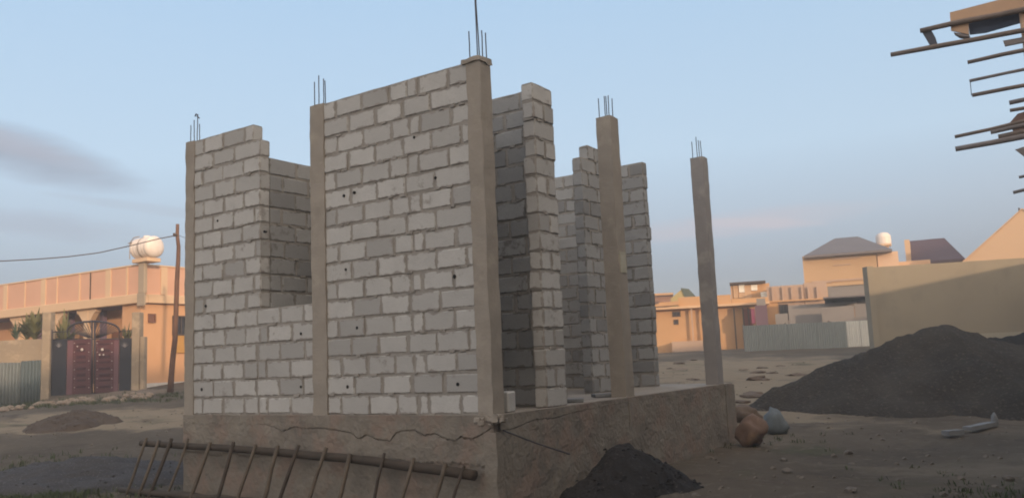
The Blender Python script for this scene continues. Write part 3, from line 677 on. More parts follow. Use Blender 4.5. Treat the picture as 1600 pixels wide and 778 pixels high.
hc = px(220, 412, 33); a_ = Vector((-.998, -.055, 0)).normalized(); b_ = Vector((-.055, .998, 0)).normalized()
HB = Vector((hc.x, hc.y, 0))
LH = Matrix(((a_.x, b_.x, 0, HB.x), (a_.y, b_.y, 0, HB.y), (0, 0, 1, 0), (0, 0, 0, 1)))
LHi = LH.inverted()
def onP(x, y, w=None, u=None):
    """pixel -> house frame on facade plane w or side plane u"""
    d = LHi.to_3x3() @ ray(x, y); c = LHi @ CAM
    t = ((w-c.y)/d.y) if w is not None else ((u-c.x)/d.x)
    return c+d*t
zt = onP(120, 430, w=0).z; zt = hc.z
zc0, zc1 = zt-1.53, zt-1.17     # cornice
oh = empty('orange_house', (HB.x, HB.y, 0.05), 'long orange plastered single-storey house with a high parapet and columned veranda', 'house')
U1 = onP(-160, 450, w=0).x; uw = onP(188, 500, w=0).x; W1 = 9.0
m = MB(); m.box((0.08, 0.08, -1.2), (uw, 1.2, zc0), LH); m.box((0.08, 1.2, -1.2), (U1, 1.4, zc0), LH); m.box((0.08, 1.4, -1.2), (0.3, W1, zc0), LH)
m.box((uw, 0.02, -1.2), (U1, .2, 0.15), LH)
m.build('wall', M_or, oh)
m = MB(); m.box((0.06, 0.1, zc0-0.02), (U1, W1, zc0+0.05), LH); m.build('ceiling', M_lil, oh)
m = MB(); m.cbox((-.12, -.14, zc0), (U1, 0.25, zc1), 0.02, LH); m.cbox((-.12, 0.2501, zc0+.01), (0.25, W1, zc1-.01), 0.02, LH); m.build('cornice', M_cr, oh)
m = MB(); m.box((0.0, 0.0, zc1), (U1, .2, zt-.06), LH); m.box((0.0, 0.2, zc1), (0.2, W1, zt-.06), LH); m.build('parapet', M_pk, oh)
m = MB(); m.cbox((-.04, -.04, zt-.06), (U1, .24, zt), 0.01, LH); m.cbox((-.038, 0.24, zt-.06), (0.24, W1, zt), 0.01, LH); m.build('parapet_coping', M_cr, oh)
for x, w_ in ((10, .3), (40, .05), (69, .33), (90, .05), (125, .08), (142, .04), (170, .34), (199, .1), (-40, .3), (-100, .3)):
    p = onP(x, 440, w=0); m = MB(); m.box((p.x-w_/2, -.035, zc1+.01), (p.x+w_/2, 0.0, zt-.065), LH); m.build('pilaster', M_cr if w_ > .2 else M_frame if w_ < .05 else M_cr, oh)
for x in (256,):
    p = onP(x, 440, u=0); m = MB(); m.box((-.03, p.y-.15, zc1+.01), (0.0, p.y+.15, zt-.065), LH); m.build('pilaster', M_cr, oh)
for x in (134, 84, 28, -30, -90, -150):      # veranda columns with flared brackets
    p = onP(x, 500, w=0.05); u = p.x; m = MB()
    m.cbox((u-.14, .04, -.4), (u+.14, .32, zc0), .012, LH)
    for sgn in (-1, 1):
        m.prism([(u+sgn*.13, .06, zc0-.62), (u+sgn*.13, .06, zc0-.001), (u+sgn*.66, .06, zc0-.001), (u+sgn*.66, .06, zc0-.12), (u+sgn*.5, .06, zc0-.2), (u+sgn*.3, .06, zc0-.42)], (0, .24, 0), LH)
    m.build('veranda_column', M_cr, oh)
    m = MB(); m.box((u-1.1, 1.14, .2), (u-.1, 1.2, 2.3), LH); m.build('door', M_brwood, oh)
for x in (110, 60, 160):
    p = onP(x, 500, w=.8); m = MB(); m.cbox((p.x-.10, .75, -.4), (p.x+.10, .95, zc0-.02), .01, LH); m.build('inner_post', M_lil, oh)
# side face: small square window, tall window, white base course
def swin(x0, y0, x1, y1, name, frame, pane, bars=0):
    p = onP(x0, y0, u=0.08); q = onP(x1, y1, u=0.08); w0, w1 = sorted((p.y, q.y)); z0_, z1_ = sorted((p.z, q.z))
    f = MB(); f.box((0.0, w0, z0_), (.075, w0+.06, z1_), LH); f.box((0.0, w1-.06, z0_), (.075, w1, z1_), LH); f.box((0.001, w0+.06, z0_), (.074, w1-.06, z0_+.06), LH); f.box((0.001, w0+.06, z1_-.06), (.074, w1-.06, z1_), LH)
    for i in range(bars):
        ww = w0+(w1-w0)*(i+1)/(bars+1); f.box((.002, ww-.02, z0_+.06), (.03, ww+.02, z1_-.06), LH)
    o = f.build(name, frame, oh); g_ = MB(); g_.box((.045, w0+.055, z0_+.055), (.07, w1-.055, z1_-.055), LH); g_.build('pane', pane, o)
swin(231, 490, 242, 504, 'window', M_brwood, M_brwood)
swin(269, 493, 300, 524, 'window', M_frame, M_glassd, 4)
p = onP(269, 524, u=0.08); q = onP(300, 551, u=.08); m = MB(); m.cbox((0.01, min(p.y, q.y), q.z), (.075, max(p.y, q.y), p.z-.005), .01, LH); m.build('window_panel', M_ochre, oh)
p = onP(240, 598, u=0.08); m = MB(); m.box((0.0, .02, -1.0), (.07, W1, p.z), LH); m.build('base_course', M_white, oh)
# tank stand on the parapet corner, with tanks on it
p = onP(222, 430, w=-.15)
m = MB(); m.cbox((p.x-.18, -.19, zc1), (p.x+.18, -.045, zt+.003), .015, LH); m.box((p.x-.22, -.2, zc0-.12), (p.x+.22, -.142, zc1), LH)
m.build('tank_pillar', mat('grey_beige_render', (0.42, 0.34, 0.25), (0.36, 0.29, 0.22), 2), oh)
m = MB(); m.cbox((p.x-.52, -.30, zt+.004), (p.x+.44, .30, zt+.16), .02, LH); slab_top = zt+.16; m.build('tank_platform', M_cr, oh)
def tank(uc, wc, r, L, z0, label):
    base = LH @ Vector((uc, wc, z0)); e = empty('water_tank', base, label, 'water tank')
    prof = [(0.001, -L/2-.10), (r*.45, -L/2-.085), (r*.8, -L/2-.04), (r, -L/2+.05)]
    for i in range(1, 6):
        x = -L/2+.05+(L-.1)*i/6; prof += [(r, x-.03), (r*.965, x-.012), (r*.965, x+.012), (r, x+.03)]
    prof += [(r, L/2-.05), (r*.8, L/2+.04), (r*.45, L/2+.085), (0.001, L/2+.10)]
    m = MB(); m.lathe(prof, (uc, wc, z0+r), 28, LH, 'x'); m.build('tank_body', M_tank, e, None, True)
    m = MB(); m.lathe([(0.001, r*2+.05), (.12, r*2+.05), (.14, r*2+.03), (.14, r*2-.06)], (uc, wc, z0), 16, LH); m.build('lid', M_tank, e, None, True)
    m = MB(); m.lathe([(r+.008, -.025), (r+.014, 0), (r+.008, .025)], (uc, wc, z0+r), 28, LH, 'x'); m.build('strap', M_band, e)
    return e
tank(p.x-.06, 0, .42, 1.05, slab_top, 'round white water tank lying on the parapet stand of the orange house')
m = MB(); q0 = LH @ Vector((p.x+.40, -.35, slab_top)); m.tube([LH @ Vector(v) for v in ((p.x+.42, -.4, slab_top), (p.x+.42, -.4, slab_top+.62), (p.x+.15, -.42, slab_top+.80), (p.x-.02, -.3, slab_top+.84))], .018, 6)
m.tube([LH @ Vector(v) for v in ((p.x+.42, -.4, slab_top+.3), (p.x+.42, -.1, slab_top+.3))], .018, 6); m.tube([LH @ Vector(v) for v in ((p.x+.52, -.4, slab_top+.62), (p.x+.3, -.4, slab_top+.62))], .018, 6)
solo(m, 'tank_pipe', M_band, q0, 'bent dark pipe climbing the left side of the white tank on the orange house', 'pipe')

# ------------------------------------------------------------------ street wall, gate, corrugated sheets (29 m out)
SW = 29.0
def bx(mb, x0, x1, ytop, ybot, s=SW, d0=0.0, d1=0.2, z0=None, b=0.0, bend=None):
    ym = (ytop+ybot)/2 if ybot < 900 else min(ytop+12, 545)
    ua, za = usz(x0, ym, s); ub, zb_ = usz(x1, ym, s)
    xm = (x0+x1)/2; zt_ = usz(xm, ytop, s)[1]; zl = usz(xm, ybot, s)[1] if z0 is None else z0
    lo, hi = (ua, s+d0, zl), (ub, s+d1, zt_)
    if b: mb.cbox(lo, hi, b, BG)
    else: mb.box(lo, hi, BG)
    return lo, hi
M_wallg = mat('grey_street_wall', (0.36, 0.285, 0.205), (0.26, 0.21, 0.16), 1.2, 0.95, 0.5, 14, c3=(0.42, 0.33, 0.24), s3=2.5, t3=0.58)
M_zinc = mat('old_zinc_sheet', (0.25, 0.27, 0.26), (0.17, 0.185, 0.18), 1.5, 0.55, 0.1, 10, metallic=0.35, c3=(0.30, 0.27, 0.24), s3=3, t3=0.64)
sw = empty('street_wall', px(30, 620, SW), 'low weathered block wall left of the maroon gate', 'wall')
m = MB(); u0_, z0_ = usz(-60, 532, SW+.25); u1_, _ = usz(72, 532, SW+.25); zw = usz(30, 531, SW+.25)[1]
m.rough((u0_, SW+.2, -1.0), (u1_, SW+.38, zw), .12, .012, 1.5, BG); m.build('wall_body', M_wallg, sw, None, True)
m = MB(); bx(m, 67, 80, 488, 640, SW, -.12, .22, -1.0, .02); m.build('gate_pillar', M_wallg, sw)
sw2 = empty('gate_pillar', px(203, 610, SW), 'tall grey pillar with a lower wall stub right of the maroon gate', 'pillar')
m = MB(); bx(m, 207, 219, 488, 640, SW, -.1, .25, -1.0, .02); m.build('pillar_body', M_wallg, sw2)
m = MB(); bx(m, 219, 226, 526, 640, SW, -.06, .2, -1.0, .02); m.build('wall_stub', M_wallg, sw2)
def corr(x0, x1, yt0, yt1, s, label, mt, group, zb, amp=.032, per=.115, dz=0, s1=None):
    ua, za = usz(x0, yt0, s); ub, zb2 = usz(x1, yt1, s1 or s); n = int(abs(ub-ua)/per*10); vs = []
    for i in range(n+1):
        u = ua+(ub-ua)*i/n; f = i/n; s_ = s+((s1 or s)-s)*f; o = amp*math.sin(2*math.pi*(u-ua)/per)
        for z in (zb, (zb+za)/2, za+(zb2-za)*f): vs.append(BG @ Vector((u, s_+o+.02*noise.noise(Vector((u*.9, z*.9, dz))), z)))
    m = MB(); m.add(vs, [(i*3+k, (i+1)*3+k, (i+1)*3+k+1, i*3+k+1) for i in range(n) for k in range(2)])
    for k in range(len(vs)): pass
    b = BG @ Vector(((ua+ub)/2, s, zb)); o = solo(m, 'corrugated_sheet', mt, b, label, 'metal sheet', group, None, True)
    md = o.modifiers.new('thickness', 'SOLIDIFY'); md.thickness = .004; return o
gs = 'corrugated sheets before the street wall'
zgl = gz(*(BG @ Vector((-18, SW, 0))).xy)-.05
corr(-45, 33, 567, 566, SW, 'weathered pale ribbed metal sheet leaning on the street wall at the left edge', M_zinc, gs, zgl-.1)
corr(33, 66, 564, 562, SW-.05, 'darker ribbed metal sheet beside the left gate pillar', mat('darker_zinc', (0.17, 0.20, 0.20), (0.12, 0.145, 0.15), 1.5, 0.5, 0.1, 10, metallic=0.35), gs, zgl, dz=4)

# the gate
M_iron = mat('black_iron', (0.035, 0.032, 0.045), (0.025, 0.022, 0.03), 3, 0.5, 0.1, spec=0.5)
M_navy = mat('dark_navy_panel', (0.014, 0.014, 0.024), (0.01, 0.01, 0.017), 2, 0.5, 0.1, spec=0.5)
M_mar = mat('maroon_panel', (0.09, 0.022, 0.026), (0.06, 0.016, 0.02), 2, 0.5, 0.1, spec=0.5)
M_mar2 = mat('maroon_edge_panel', (0.15, 0.065, 0.08), (0.11, 0.05, 0.06), 2, 0.5, 0.1, spec=0.5)
M_mdark = mat('dark_maroon_relief', (0.055, 0.02, 0.028), (0.04, 0.015, 0.02), 2, 0.5)
M_silv = mat('pale_rosette', (0.62, 0.58, 0.55), (0.5, 0.46, 0.44), 5, 0.5)
gate = empty('metal_gate', px(143, 615, SW), 'double metal gate with maroon panels, dark side panels and an arched fan top', 'gate')
def gp(x, y, d=0.0): u, z = usz(x, y, SW); return BG @ Vector((u, SW+d, z))
gb = lambda x: 618-(x-80)*0.055
def gpanel(name, x0, x1, y0, mt, par=gate, d0=-.02, d1=.02, yb=None):
    m = MB(); bx(m, x0, x1, y0, (yb if yb else gb((x0+x1)/2)), SW, d0, d1, None, .006); return m.build(name, mt, par)
gpanel('side_panel', 81.5, 104, 531, M_navy); gpanel('side_panel', 186.5, 206, 530, M_navy)
for (x0, x1) in ((105, 142.5), (149.5, 185.5)):
    lf = gpanel('gate_leaf', x0, x1, 530.5, M_mar)
    e0, e1 = (x0, x0+9) if x0 < 120 else (x1-7, x1)
    gpanel('edge_strip', e0, e1, 532, M_mar2, lf, -.028, -.0195)
    c0, c1 = (x0+11, x1-2) if x0 < 120 else (x0+2, x1-9)
    for r_ in range(8):
        y0_ = 536+r_*9.4; gpanel('relief_panel', c0+4, c1-6 if x0 < 120 else c1-4, y0_, M_mdark, lf, -.032, -.0195, y0_+2.6+2.4*((r_*7) % 3)/2)
    for xx in (c0+1, c1-1):
        for k in range(17):
            m = MB(); q = gp(xx, 536+k*4.6, -.03); m.lathe([(0.016, 0), (.012, -.012), (0.001, -.016)], (0, 0, 0), 8, Matrix.Translation(q) @ BG.to_3x3().to_4x4() @ Matrix.Rotation(R(-90), 4, 'X')); m.build('stud', M_mar2 if k % 3 else M_silv, lf)
    for (xx, yy, rr_) in ((((x0+x1)/2+5, 546, .05), ((x0+x1)/2-2, 541, .025)) if x0 < 120 else (((x0+x1)/2-7, 546, .05), ((x0+x1)/2-11, 554, .03), ((x0+x1)/2-5, 554, .03))):
        m = MB(); q = gp(xx, yy, -.035); m.lathe([(rr_, 0), (rr_*.8, -.015), (rr_*.3, -.03), (0.001, -.03)], (0, 0, 0), 10, Matrix.Translation(q) @ BG.to_3x3().to_4x4() @ Matrix.Rotation(R(-90), 4, 'X')); m.build('rosette', M_silv, lf)
for xx in (93, 196):      # pale leaf ornament on the dark side panels
    m = MB()
    for k in range(5):
        a = -.9+k*.45; q = gp(xx-3+k*1.3, 540-1.5*math.cos(a*2), -.03); d = Vector((math.sin(a)*.9, 0, math.cos(a))); m.tube([q-BG.to_3x3() @ d*.09, q, q+BG.to_3x3() @ d*.09], [.006, .016, .004], 5)
    m.build('ornament', mat('grey_ornament', (0.22, 0.21, 0.23)), gate)
def bar(name, pts, r=.016, mt=M_iron): m = MB(); m.tube([gp(*p) for p in pts], r, 6); m.build(name, mt, gate, None, True)
for xx, yt in ((81, 515), (207, 513)): bar('gate_post', [(xx, yt), (xx, gb(xx))], .03)
for xx in (143.8, 148.2): bar('middle_post', [(xx, 500), (xx, gb(xx))], .032)
bar('top_rail', [(81, 530.5), (207, 529)], .022); bar('side_rail', [(81, 518.5), (105, 518)], .018); bar('side_rail', [(186, 517), (207, 516)], .018); bar('bottom_rail', [(81, 617), (207, 610)], .022)
cx_, cy_ = 146, 530; 
arc = lambda t: (cx_-41*math.cos(t), cy_-11-17*math.sin(t)**.8)
bar('arch', [arc(math.pi*i/24) for i in range(25)], .034)
for xx in (105, 186.5): bar('arch_leg', [(xx, 519), (xx, 530)], .018)
for i in range(1, 22):
    t = math.pi*i/22; x_, y_ = arc(t)
    if abs(x_-146) > 3.5: bar('spoke', [(cx_+(x_-cx_)*.18, cy_-2), (x_, y_)], .013)
for xx in (87, 93, 99, 191, 196, 201): bar('upright', [(xx, 518), (xx, 530)], .010)
# threshold kerb of earth and rubble stones along the gate
M_thr = mat('pale_threshold', (0.20, 0.16, 0.12), (0.14, 0.11, 0.09), 2, 1, 0.6, 14)
m = MB(); ua, _ = usz(60, 620, SW-.6); ub, _ = usz(250, 610, SW-.6); n = 60; vs = []
for i in range(n+1):
    u = ua+(ub-ua)*i/n; y = 622-(i/n)*10; 
    for k, (s_, h_) in enumerate(((SW-1.5, -.05), (SW-1.0, .02), (SW-.7, .10), (SW+.05, .12), (SW+.6, .0))):
        p = BG @ Vector((u, s_+.12*noise.noise(Vector((u*1.3, k, 0))), 0)); zg = gz(p.x, p.y); p.z = zg+h_+.02*noise.noise(Vector((u*3, k, 3))) if 0 < i < n else zg-.1; vs.append(p)
m.add(vs, [(i*5+k, (i+1)*5+k, (i+1)*5+k+1, i*5+k+1) for i in range(n) for k in range(4)])
tag(m.build('earth_bank', M_thr, None, None, True, False), kind='structure')
M_rub = mat('rubble_stone', (0.36, 0.28, 0.21), (0.15, 0.12, 0.10), 5, 1, 0.4, 20)
random.seed(77)
for i in range(95):
    x = random.uniform(-5, 130) if i < 56 else random.uniform(118, 235); s_ = SW-1.1-random.random()*2.3-(0.8 if x < 50 else 0); u, _ = usz(x, 640, s_); q = BG @ Vector((u, s_, 0)); r_ = random.uniform(.05, .15)
    rock('rubble_stone', (q.x, q.y, gz(q.x, q.y)+r_*.35), r_, M_rub, 'rough brown rubble stone in the band of stones below the gate and metal sheets', 'stone', 'rubble stones below the gate', i, (1, 1, .7), .3, 8)

# utility pole and cable
pb = px(266, 612, 27); pb.z = gz(pb.x, pb.y)
pole = empty('utility_pole', pb, 'crooked thin wooden utility pole standing before the orange house', 'utility pole')
pp = [(266, 612), (267.5, 590), (270, 560), (273.5, 530), (275, 490), (276.5, 440), (278.5, 405), (279, 385), (277, 368), (277.5, 350)]
m = MB(); m.tube([px(x, y, 27) for x, y in pp], [.10, .09, .085, .08, .075, .07, .065, .06, .055, .05], 10)
m.build('pole_shaft', mat('pole_wood', (0.20, 0.11, 0.075), (0.12, 0.07, 0.05), 4, bump=.5), pole, None, True)
m = MB(); a = px(277, 367, 26.93); m.tube([a, a+RH*-.12], .03, 8); m.tube([a+RH*-.1+Vector((0, 0, -.05)), a+RH*-.1+Vector((0, 0, .06))], .035, 8); m.build('insulator', M_frame, pole)
cab = MB(); A = px(275, 368, 26.9); B = px(-60, 409, 24.0); pts = []
for i in range(41):
    t = i/40; x = 275+(-60-275)*t; y = interp([(0, 368), (.08, 373), (.2, 383), (.36, 395), (.5, 401), (.65, 405), (.82, 408), (1, 408)], t); pts.append(px(x, y, 26.9-2.9*t))
cab.tube(pts, .016, 6); solo(cab, 'power_cable', M_frame, A, 'dark power cable sagging from the crooked pole to the left', 'cable', None, None, True)
cab = MB(); cab.tube([px(277+60*i/8, 367+14*i/8-((i/8)*(1-i/8))*-10, 27+i*.8) for i in range(9)], .008, 5); solo(cab, 'power_cable', M_frame, px(277, 367, 27), 'thin cable dropping right from the crooked pole behind the block house', 'cable')

# plants inside the yard
M_leaf = mat('yard_leaf', (0.12, 0.14, 0.06), (0.20, 0.18, 0.09), 3, .7, .1)
M_leaf2 = mat('spiky_leaf', (0.06, 0.10, 0.06), (0.09, 0.12, 0.08), 3, .7, .1)
def plant(x, ybase, ytop, s, n, wid, mt, label, droop=.35, sd=1):
    random.seed(sd); b = px(x, ybase, s); zt_ = px(x, ytop, s).z; hgt_ = zt_-b.z; e = empty('yard_plant', b, label, 'plant', 'plants in the yard behind the street wall')
    m = MB(); lv = MB(); m.tube([b+Vector((0, 0, -1.2)), b, b+Vector((.03, 0, hgt_*.3))], [.06, .05, .03], 6); m.build('stem', M_wood, e)
    for k in range(n):
        a = random.uniform(0, 6.28); L = hgt_*random.uniform(.6, 1.05); tl = random.uniform(.1, .75); d = Vector((math.cos(a), math.sin(a), 0)); sd_ = Vector((-d.y, d.x, 0)); vs = []; st_ = b+Vector((0, 0, hgt_*random.uniform(0, .3)))
        for i in range(7):
            t = i/6; c = st_+d*(L*tl*t)+Vector((0, 0, L*(t*(1.05-tl*.4)-droop*t*t*tl*1.6))); w = wid*math.sin(math.pi*min(.97, .12+.86*t))*random.uniform(.8, 1)
            vs += [c-sd_*w+Vector((0, 0, .01)), c, c+sd_*w+Vector((0, 0, .01))]
        lv.add(vs, [(i*3+k2, i*3+k2+1, (i+1)*3+k2+1, (i+1)*3+k2) for i in range(6) for k2 in range(2)])
    lv.build('leaves', mt, e, None, False, False); return e
plant(25, 533, 506, SW+1.2, 26, .035, M_leaf2, 'squat spiky green plant behind the street wall at the far left', .2, 3)
plant(54, 533, 487, SW+1.4, 110, .06, M_leaf, 'tall olive leafy plant just left of the left gate pillar', .4, 4)
plant(42, 533, 493, SW+1.6, 80, .05, M_leaf, 'medium olive leafy plant between the spiky plant and the tall one', .4, 5)
plant(100, 548, 494, SW+1.2, 130, .05, M_leaf, 'bushy olive plant showing above the left side panel of the gate', .45, 6)
plant(198, 540, 508, SW+.8, 50, .05, M_leaf, 'small green plant behind the right side panel of the gate', .4, 7)

# ------------------------------------------------------------------ buildings on the right, 28 to 55 m out
random.seed(90)
M_b1 = mat('sand_plaster', (0.56, 0.38, 0.22), (0.50, 0.33, 0.19), 0.6, 0.9, 0.2, 12)
M_b2 = mat('ochre_plaster', (0.60, 0.36, 0.18), (0.50, 0.29, 0.15), 0.7, 0.9, 0.2, 12)
M_b3 = mat('pink_grey_plaster', (0.50, 0.36, 0.27), (0.42, 0.30, 0.23), 0.7, 0.9, 0.2, 12)
M_b4 = mat('cool_grey_block', (0.30, 0.27, 0.25), (0.23, 0.21, 0.20), 0.9, 0.9, 0.3, 12)
M_b5 = mat('cream_gable', (0.66, 0.45, 0.28), (0.62, 0.42, 0.26), 0.3, 0.9, 0.05, 8)
M_long = mat('long_wall_plaster', (0.30, 0.26, 0.195), (0.255, 0.22, 0.17), 0.45, 0.95, 0.3, 9, c3=(0.25, 0.22, 0.17), s3=1.1, t3=0.6)
M_roofg = mat('grey_roof_sheet', (0.18, 0.16, 0.165), (0.14, 0.125, 0.13), 1, 0.6, 0.1, 10)
M_roofm = mat('maroon_roof_sheet', (0.095, 0.055, 0.07), (0.07, 0.04, 0.055), 1, 0.6, 0.1, 10)
M_green = mat('green_roof_sheet', (0.10, 0.12, 0.09), (0.07, 0.09, 0.07), 1, 0.6, 0.1, 10)
M_shedp = mat('plum_tank', (0.17, 0.10, 0.13), (0.12, 0.075, 0.10), 1, 0.6, 0.1, 10)
M_glare = mat('window_sun_glare', (0.93, 0.90, 0.82), (0.88, 0.84, 0.74), 3, 0.30, 0.0, 10, spec=0.8)  # sun reflection on the window glass painted as near-white
M_fence = mat('zinc_fence', (0.30, 0.32, 0.31), (0.25, 0.27, 0.265), 0.6, 0.55, 0.05, 10, metallic=0.3, c3=(0.62, 0.60, 0.54), s3=0.35, t3=0.66)
M_reddoor = mat('red_door', (0.28, 0.09, 0.07), (0.2, 0.07, 0.055), 2, 0.7, 0.1, 10)
def hb(name, label, cat, x, ybase, s):
    setframe(x, s); return empty(name, px(x, ybase, s), label, cat)
def part(name, mt, par, boxes, s, b=0.0):
    m = MB()
    for (x0, x1, yt, yb, d0, d1) in boxes: bx(m, x0, x1, yt, yb, s, d0, d1, None if yb < 900 else -1.0, b)
    return m.build(name, mt, par)
def win(par, s, x0, x1, yt, yb, d=-.05, fr=M_frame, pane=M_glassd, swing=0.0):
    lo, hi = usz(x0, yb, s), usz(x1, yt, s); w = .07; f = MB()
    a, b = (lo[0], lo[1]), (hi[0], hi[1]); dd0, dd1 = s+d, s+d+.12
    f.box((a[0], dd0, a[1]), (a[0]+w, dd1, b[1]), BG); f.box((b[0]-w, dd0, a[1]), (b[0], dd1, b[1]), BG); f.box((a[0]+w, dd0+.001, a[1]), (b[0]-w, dd1, a[1]+w), BG); f.box((a[0]+w, dd0+.001, b[1]-w), (b[0]-w, dd1, b[1]), BG)
    mid = (a[0]+b[0])/2
    if not swing: f.box((mid-.02, dd0+.004, a[1]+w), (mid+.02, dd1, b[1]-w), BG)
    o = f.build('window', fr, par); g_ = MB()
    if swing:       # casement leaf swung open
        Mx = BG @ Matrix.Translation((b[0]-w*.5, dd0-.015, 0)) @ Matrix.Rotation(-swing, 4, 'Z'); g_.box((-(b[0]-a[0]-w*.6), -.02, a[1]+.02), (0, .0, b[1]-.02), Mx)
    else: g_.box((a[0]+w*.9, dd0+.03, a[1]+w*.9), (b[0]-w*.9, dd0+.05, b[1]-w*.9), BG); g_.build('pane', pane, o)
# long plastered wall
lw = empty('long_wall', px(1480, 535, 30), 'very long tall plain plastered wall behind the big gravel heap', 'wall')
m = MB(); u0_, za = usz(1357, 418, 30); u1_, zb_ = usz(1600, 403, 30); U2 = u1_+9; zend = za+(zb_-za)*(U2-u0_)/(u1_-u0_)
N = 60; vs = []
for i in range(N+1):
    u = u0_+(U2-u0_)*i/N; zt_ = za+(zend-za)*i/N+.006*noise.noise(Vector((u*2, 0, 0)))
    for (s_, z) in ((30, -1), (30, zt_), (30.22, zt_+.01), (30.22, -1)): vs.append(BG @ Vector((u, s_, z)))
m.add(vs, [(i*4+k, (i+1)*4+k, (i+1)*4+k+1, i*4+k+1) for i in range(N) for k in range(3)]+[(0, 1, 2, 3), (N*4+3, N*4+2, N*4+1, N*4)])
m.build('wall_body', M_long, lw)
m = MB()
for i in range(3):
    f = (i+.2)/3
m.box((u0_-.1, 29.9, -1), (u0_+.12, 30.3, za+.03), BG); m.build('end_pier', M_long, lw)
part('base_ledge', mat('pale_ledge', (0.40, 0.36, 0.28), (0.33, 0.3, 0.24), 2), lw, [(1500, 1640, 519, 900, -.12, -.01)], 30)
# zinc fence
zf = empty('zinc_fence', px(1260, 546, 38), 'long corrugated zinc sheet fence with its right end coloured as sunlit', 'fence')
M_zinc_sunlit = mat('sunlit_zinc', (0.74, 0.72, 0.66), (0.58, 0.57, 0.53), 1.2, 0.5, 0.05, 10, metallic=0.1)  # sunlight on the fence's right end put into the sheet colour
xs = [1161, 1183, 1206, 1229, 1252, 1275, 1298, 1321, 1343, 1364]
for i in range(len(xs)-1):
    ya = 509-(xs[i]-1161)*.045; yb_ = 509-(xs[i+1]-1161)*.045; ua, zA = usz(xs[i], ya, 38); ub, zB = usz(xs[i+1], yb_, 38); n = 96; vs = []
    for k in range(n+1):
        u = ua+(ub-ua)*k/n; o = .02*math.sin(2*math.pi*(u-ua)/.1)+random.uniform(0, .0); q = BG @ Vector((u, 38, 0))
        for z in (gz(q.x, q.y)-.05, zA+(zB-zA)*k/n): vs.append(BG @ Vector((u, 38+o+.012*(i % 2), z)))
    m = MB(); m.add(vs, [(k*2, k*2+2, k*2+3, k*2+1) for k in range(n)]); o = m.build('sheet', M_zinc_sunlit if i in (7, 8) else M_fence, zf, 'pale sheet coloured as sunlit' if i in (7, 8) else None); md = o.modifiers.new('t', 'SOLIDIFY'); md.thickness = .004
for x in (1163, 1229, 1298, 1360): part('post', M_wood, zf, [(x-1, x+1, 507-(x-1161)*.045, 900, .05, .13)], 38)
# hip roofed house
hh_ = hb('hip_roof_house', 'two-storey sand plastered house with a dark grey hipped roof', 'house', 1320, 530, 47)
part('wall', M_b1, hh_, [(1254, 1370, 396, 900, 0, 7)], 47)
u, zz = usz(1370, 392, 47); m = MB(); m.box((u, 47.15, -1), (u+1.05, 54, zz-.08), BG); m.build('side_wall', mat('sunlit_peach_plaster', (0.74, 0.52, 0.36), (0.7, 0.48, 0.33), .6), hh_)  # stronger sunlight on the side wall put into its plaster colour
p1 = BG @ Vector((usz(1256, 398, 46.7)[0], 46.7, usz(1256, 398, 46.7)[1])); 
def bgp(x, y, s): u, z = usz(x, y, s); return BG @ Vector((u, s, z))
A = bgp(1256, 399, 46.6); B = bgp(1371, 392, 46.6); C_ = bgp(1398, 405, 54.5); 
zE = (A.z+B.z)/2; uA = usz(1262, 398, 46.6)[0]; uB = usz(1378, 392, 46.6)[0]+.5; sA, sB = 46.5, 54.6; r1 = usz(1304, 372, 50.4); r2_ = usz(1340, 370, 50.4); zR = (r1[1]+r2_[1])/2
V = [(uA-.2, sA, zE), (uB, sA, zE), (uB, sB, zE), (uA-.2, sB, zE), (r1[0], 50.4, zR), (r2_[0], 50.4, zR), (uA-.2, sA, zE-.12), (uB, sA, zE-.12), (uB, sB, zE-.12), (uA-.2, sB, zE-.12)]
m = MB(); m.add(V, [(0, 1, 5, 4), (1, 2, 5), (2, 3, 4, 5), (3, 0, 4), (6, 7, 1, 0), (7, 8, 2, 1), (8, 9, 3, 2), (9, 6, 0, 3), (6, 9, 8, 7)], BG); m.build('roof', M_roofg, hh_)
part('string_course', M_b3, hh_, [(1268, 1368, 436, 439, -.06, -.001), (1256, 1300, 441, 443, -.05, -.001)], 47); part('recess_panel', M_b3, hh_, [(1300, 1345, 402, 404.5, -.05, -.001), (1302, 1330, 413, 414.5, -.05, -.001)], 47)
# small tank on its stand behind
setframe(1381, 50); tk = empty('water_tank', bgp(1381, 408, 50), 'small round white water tank on a post behind the grey hipped roof', 'water tank')
u, zz = usz(1381, 384, 50); r_ = .42; m = MB(); m.lathe([(0.001, 0), (r_, 0), (r_*1.02, .25), (r_, .5), (r_, .62), (r_*.7, .78), (.1, .84), (.001, .84)], (u, 50, zz-.05), 24, BG); m.build('tank_body', M_tank, tk, None, True)
part('stand', M_b5, tk, [(1374, 1378, 385, 900, -.3, -.1), (1386, 1390, 385, 900, -.3, -.1), (1374, 1378, 385, 900, .2, .4), (1386, 1390, 385, 900, .2, .4)], 50); part('platform', M_b5, tk, [(1370, 1392, 382.5, 385, -.45, .5)], 50)
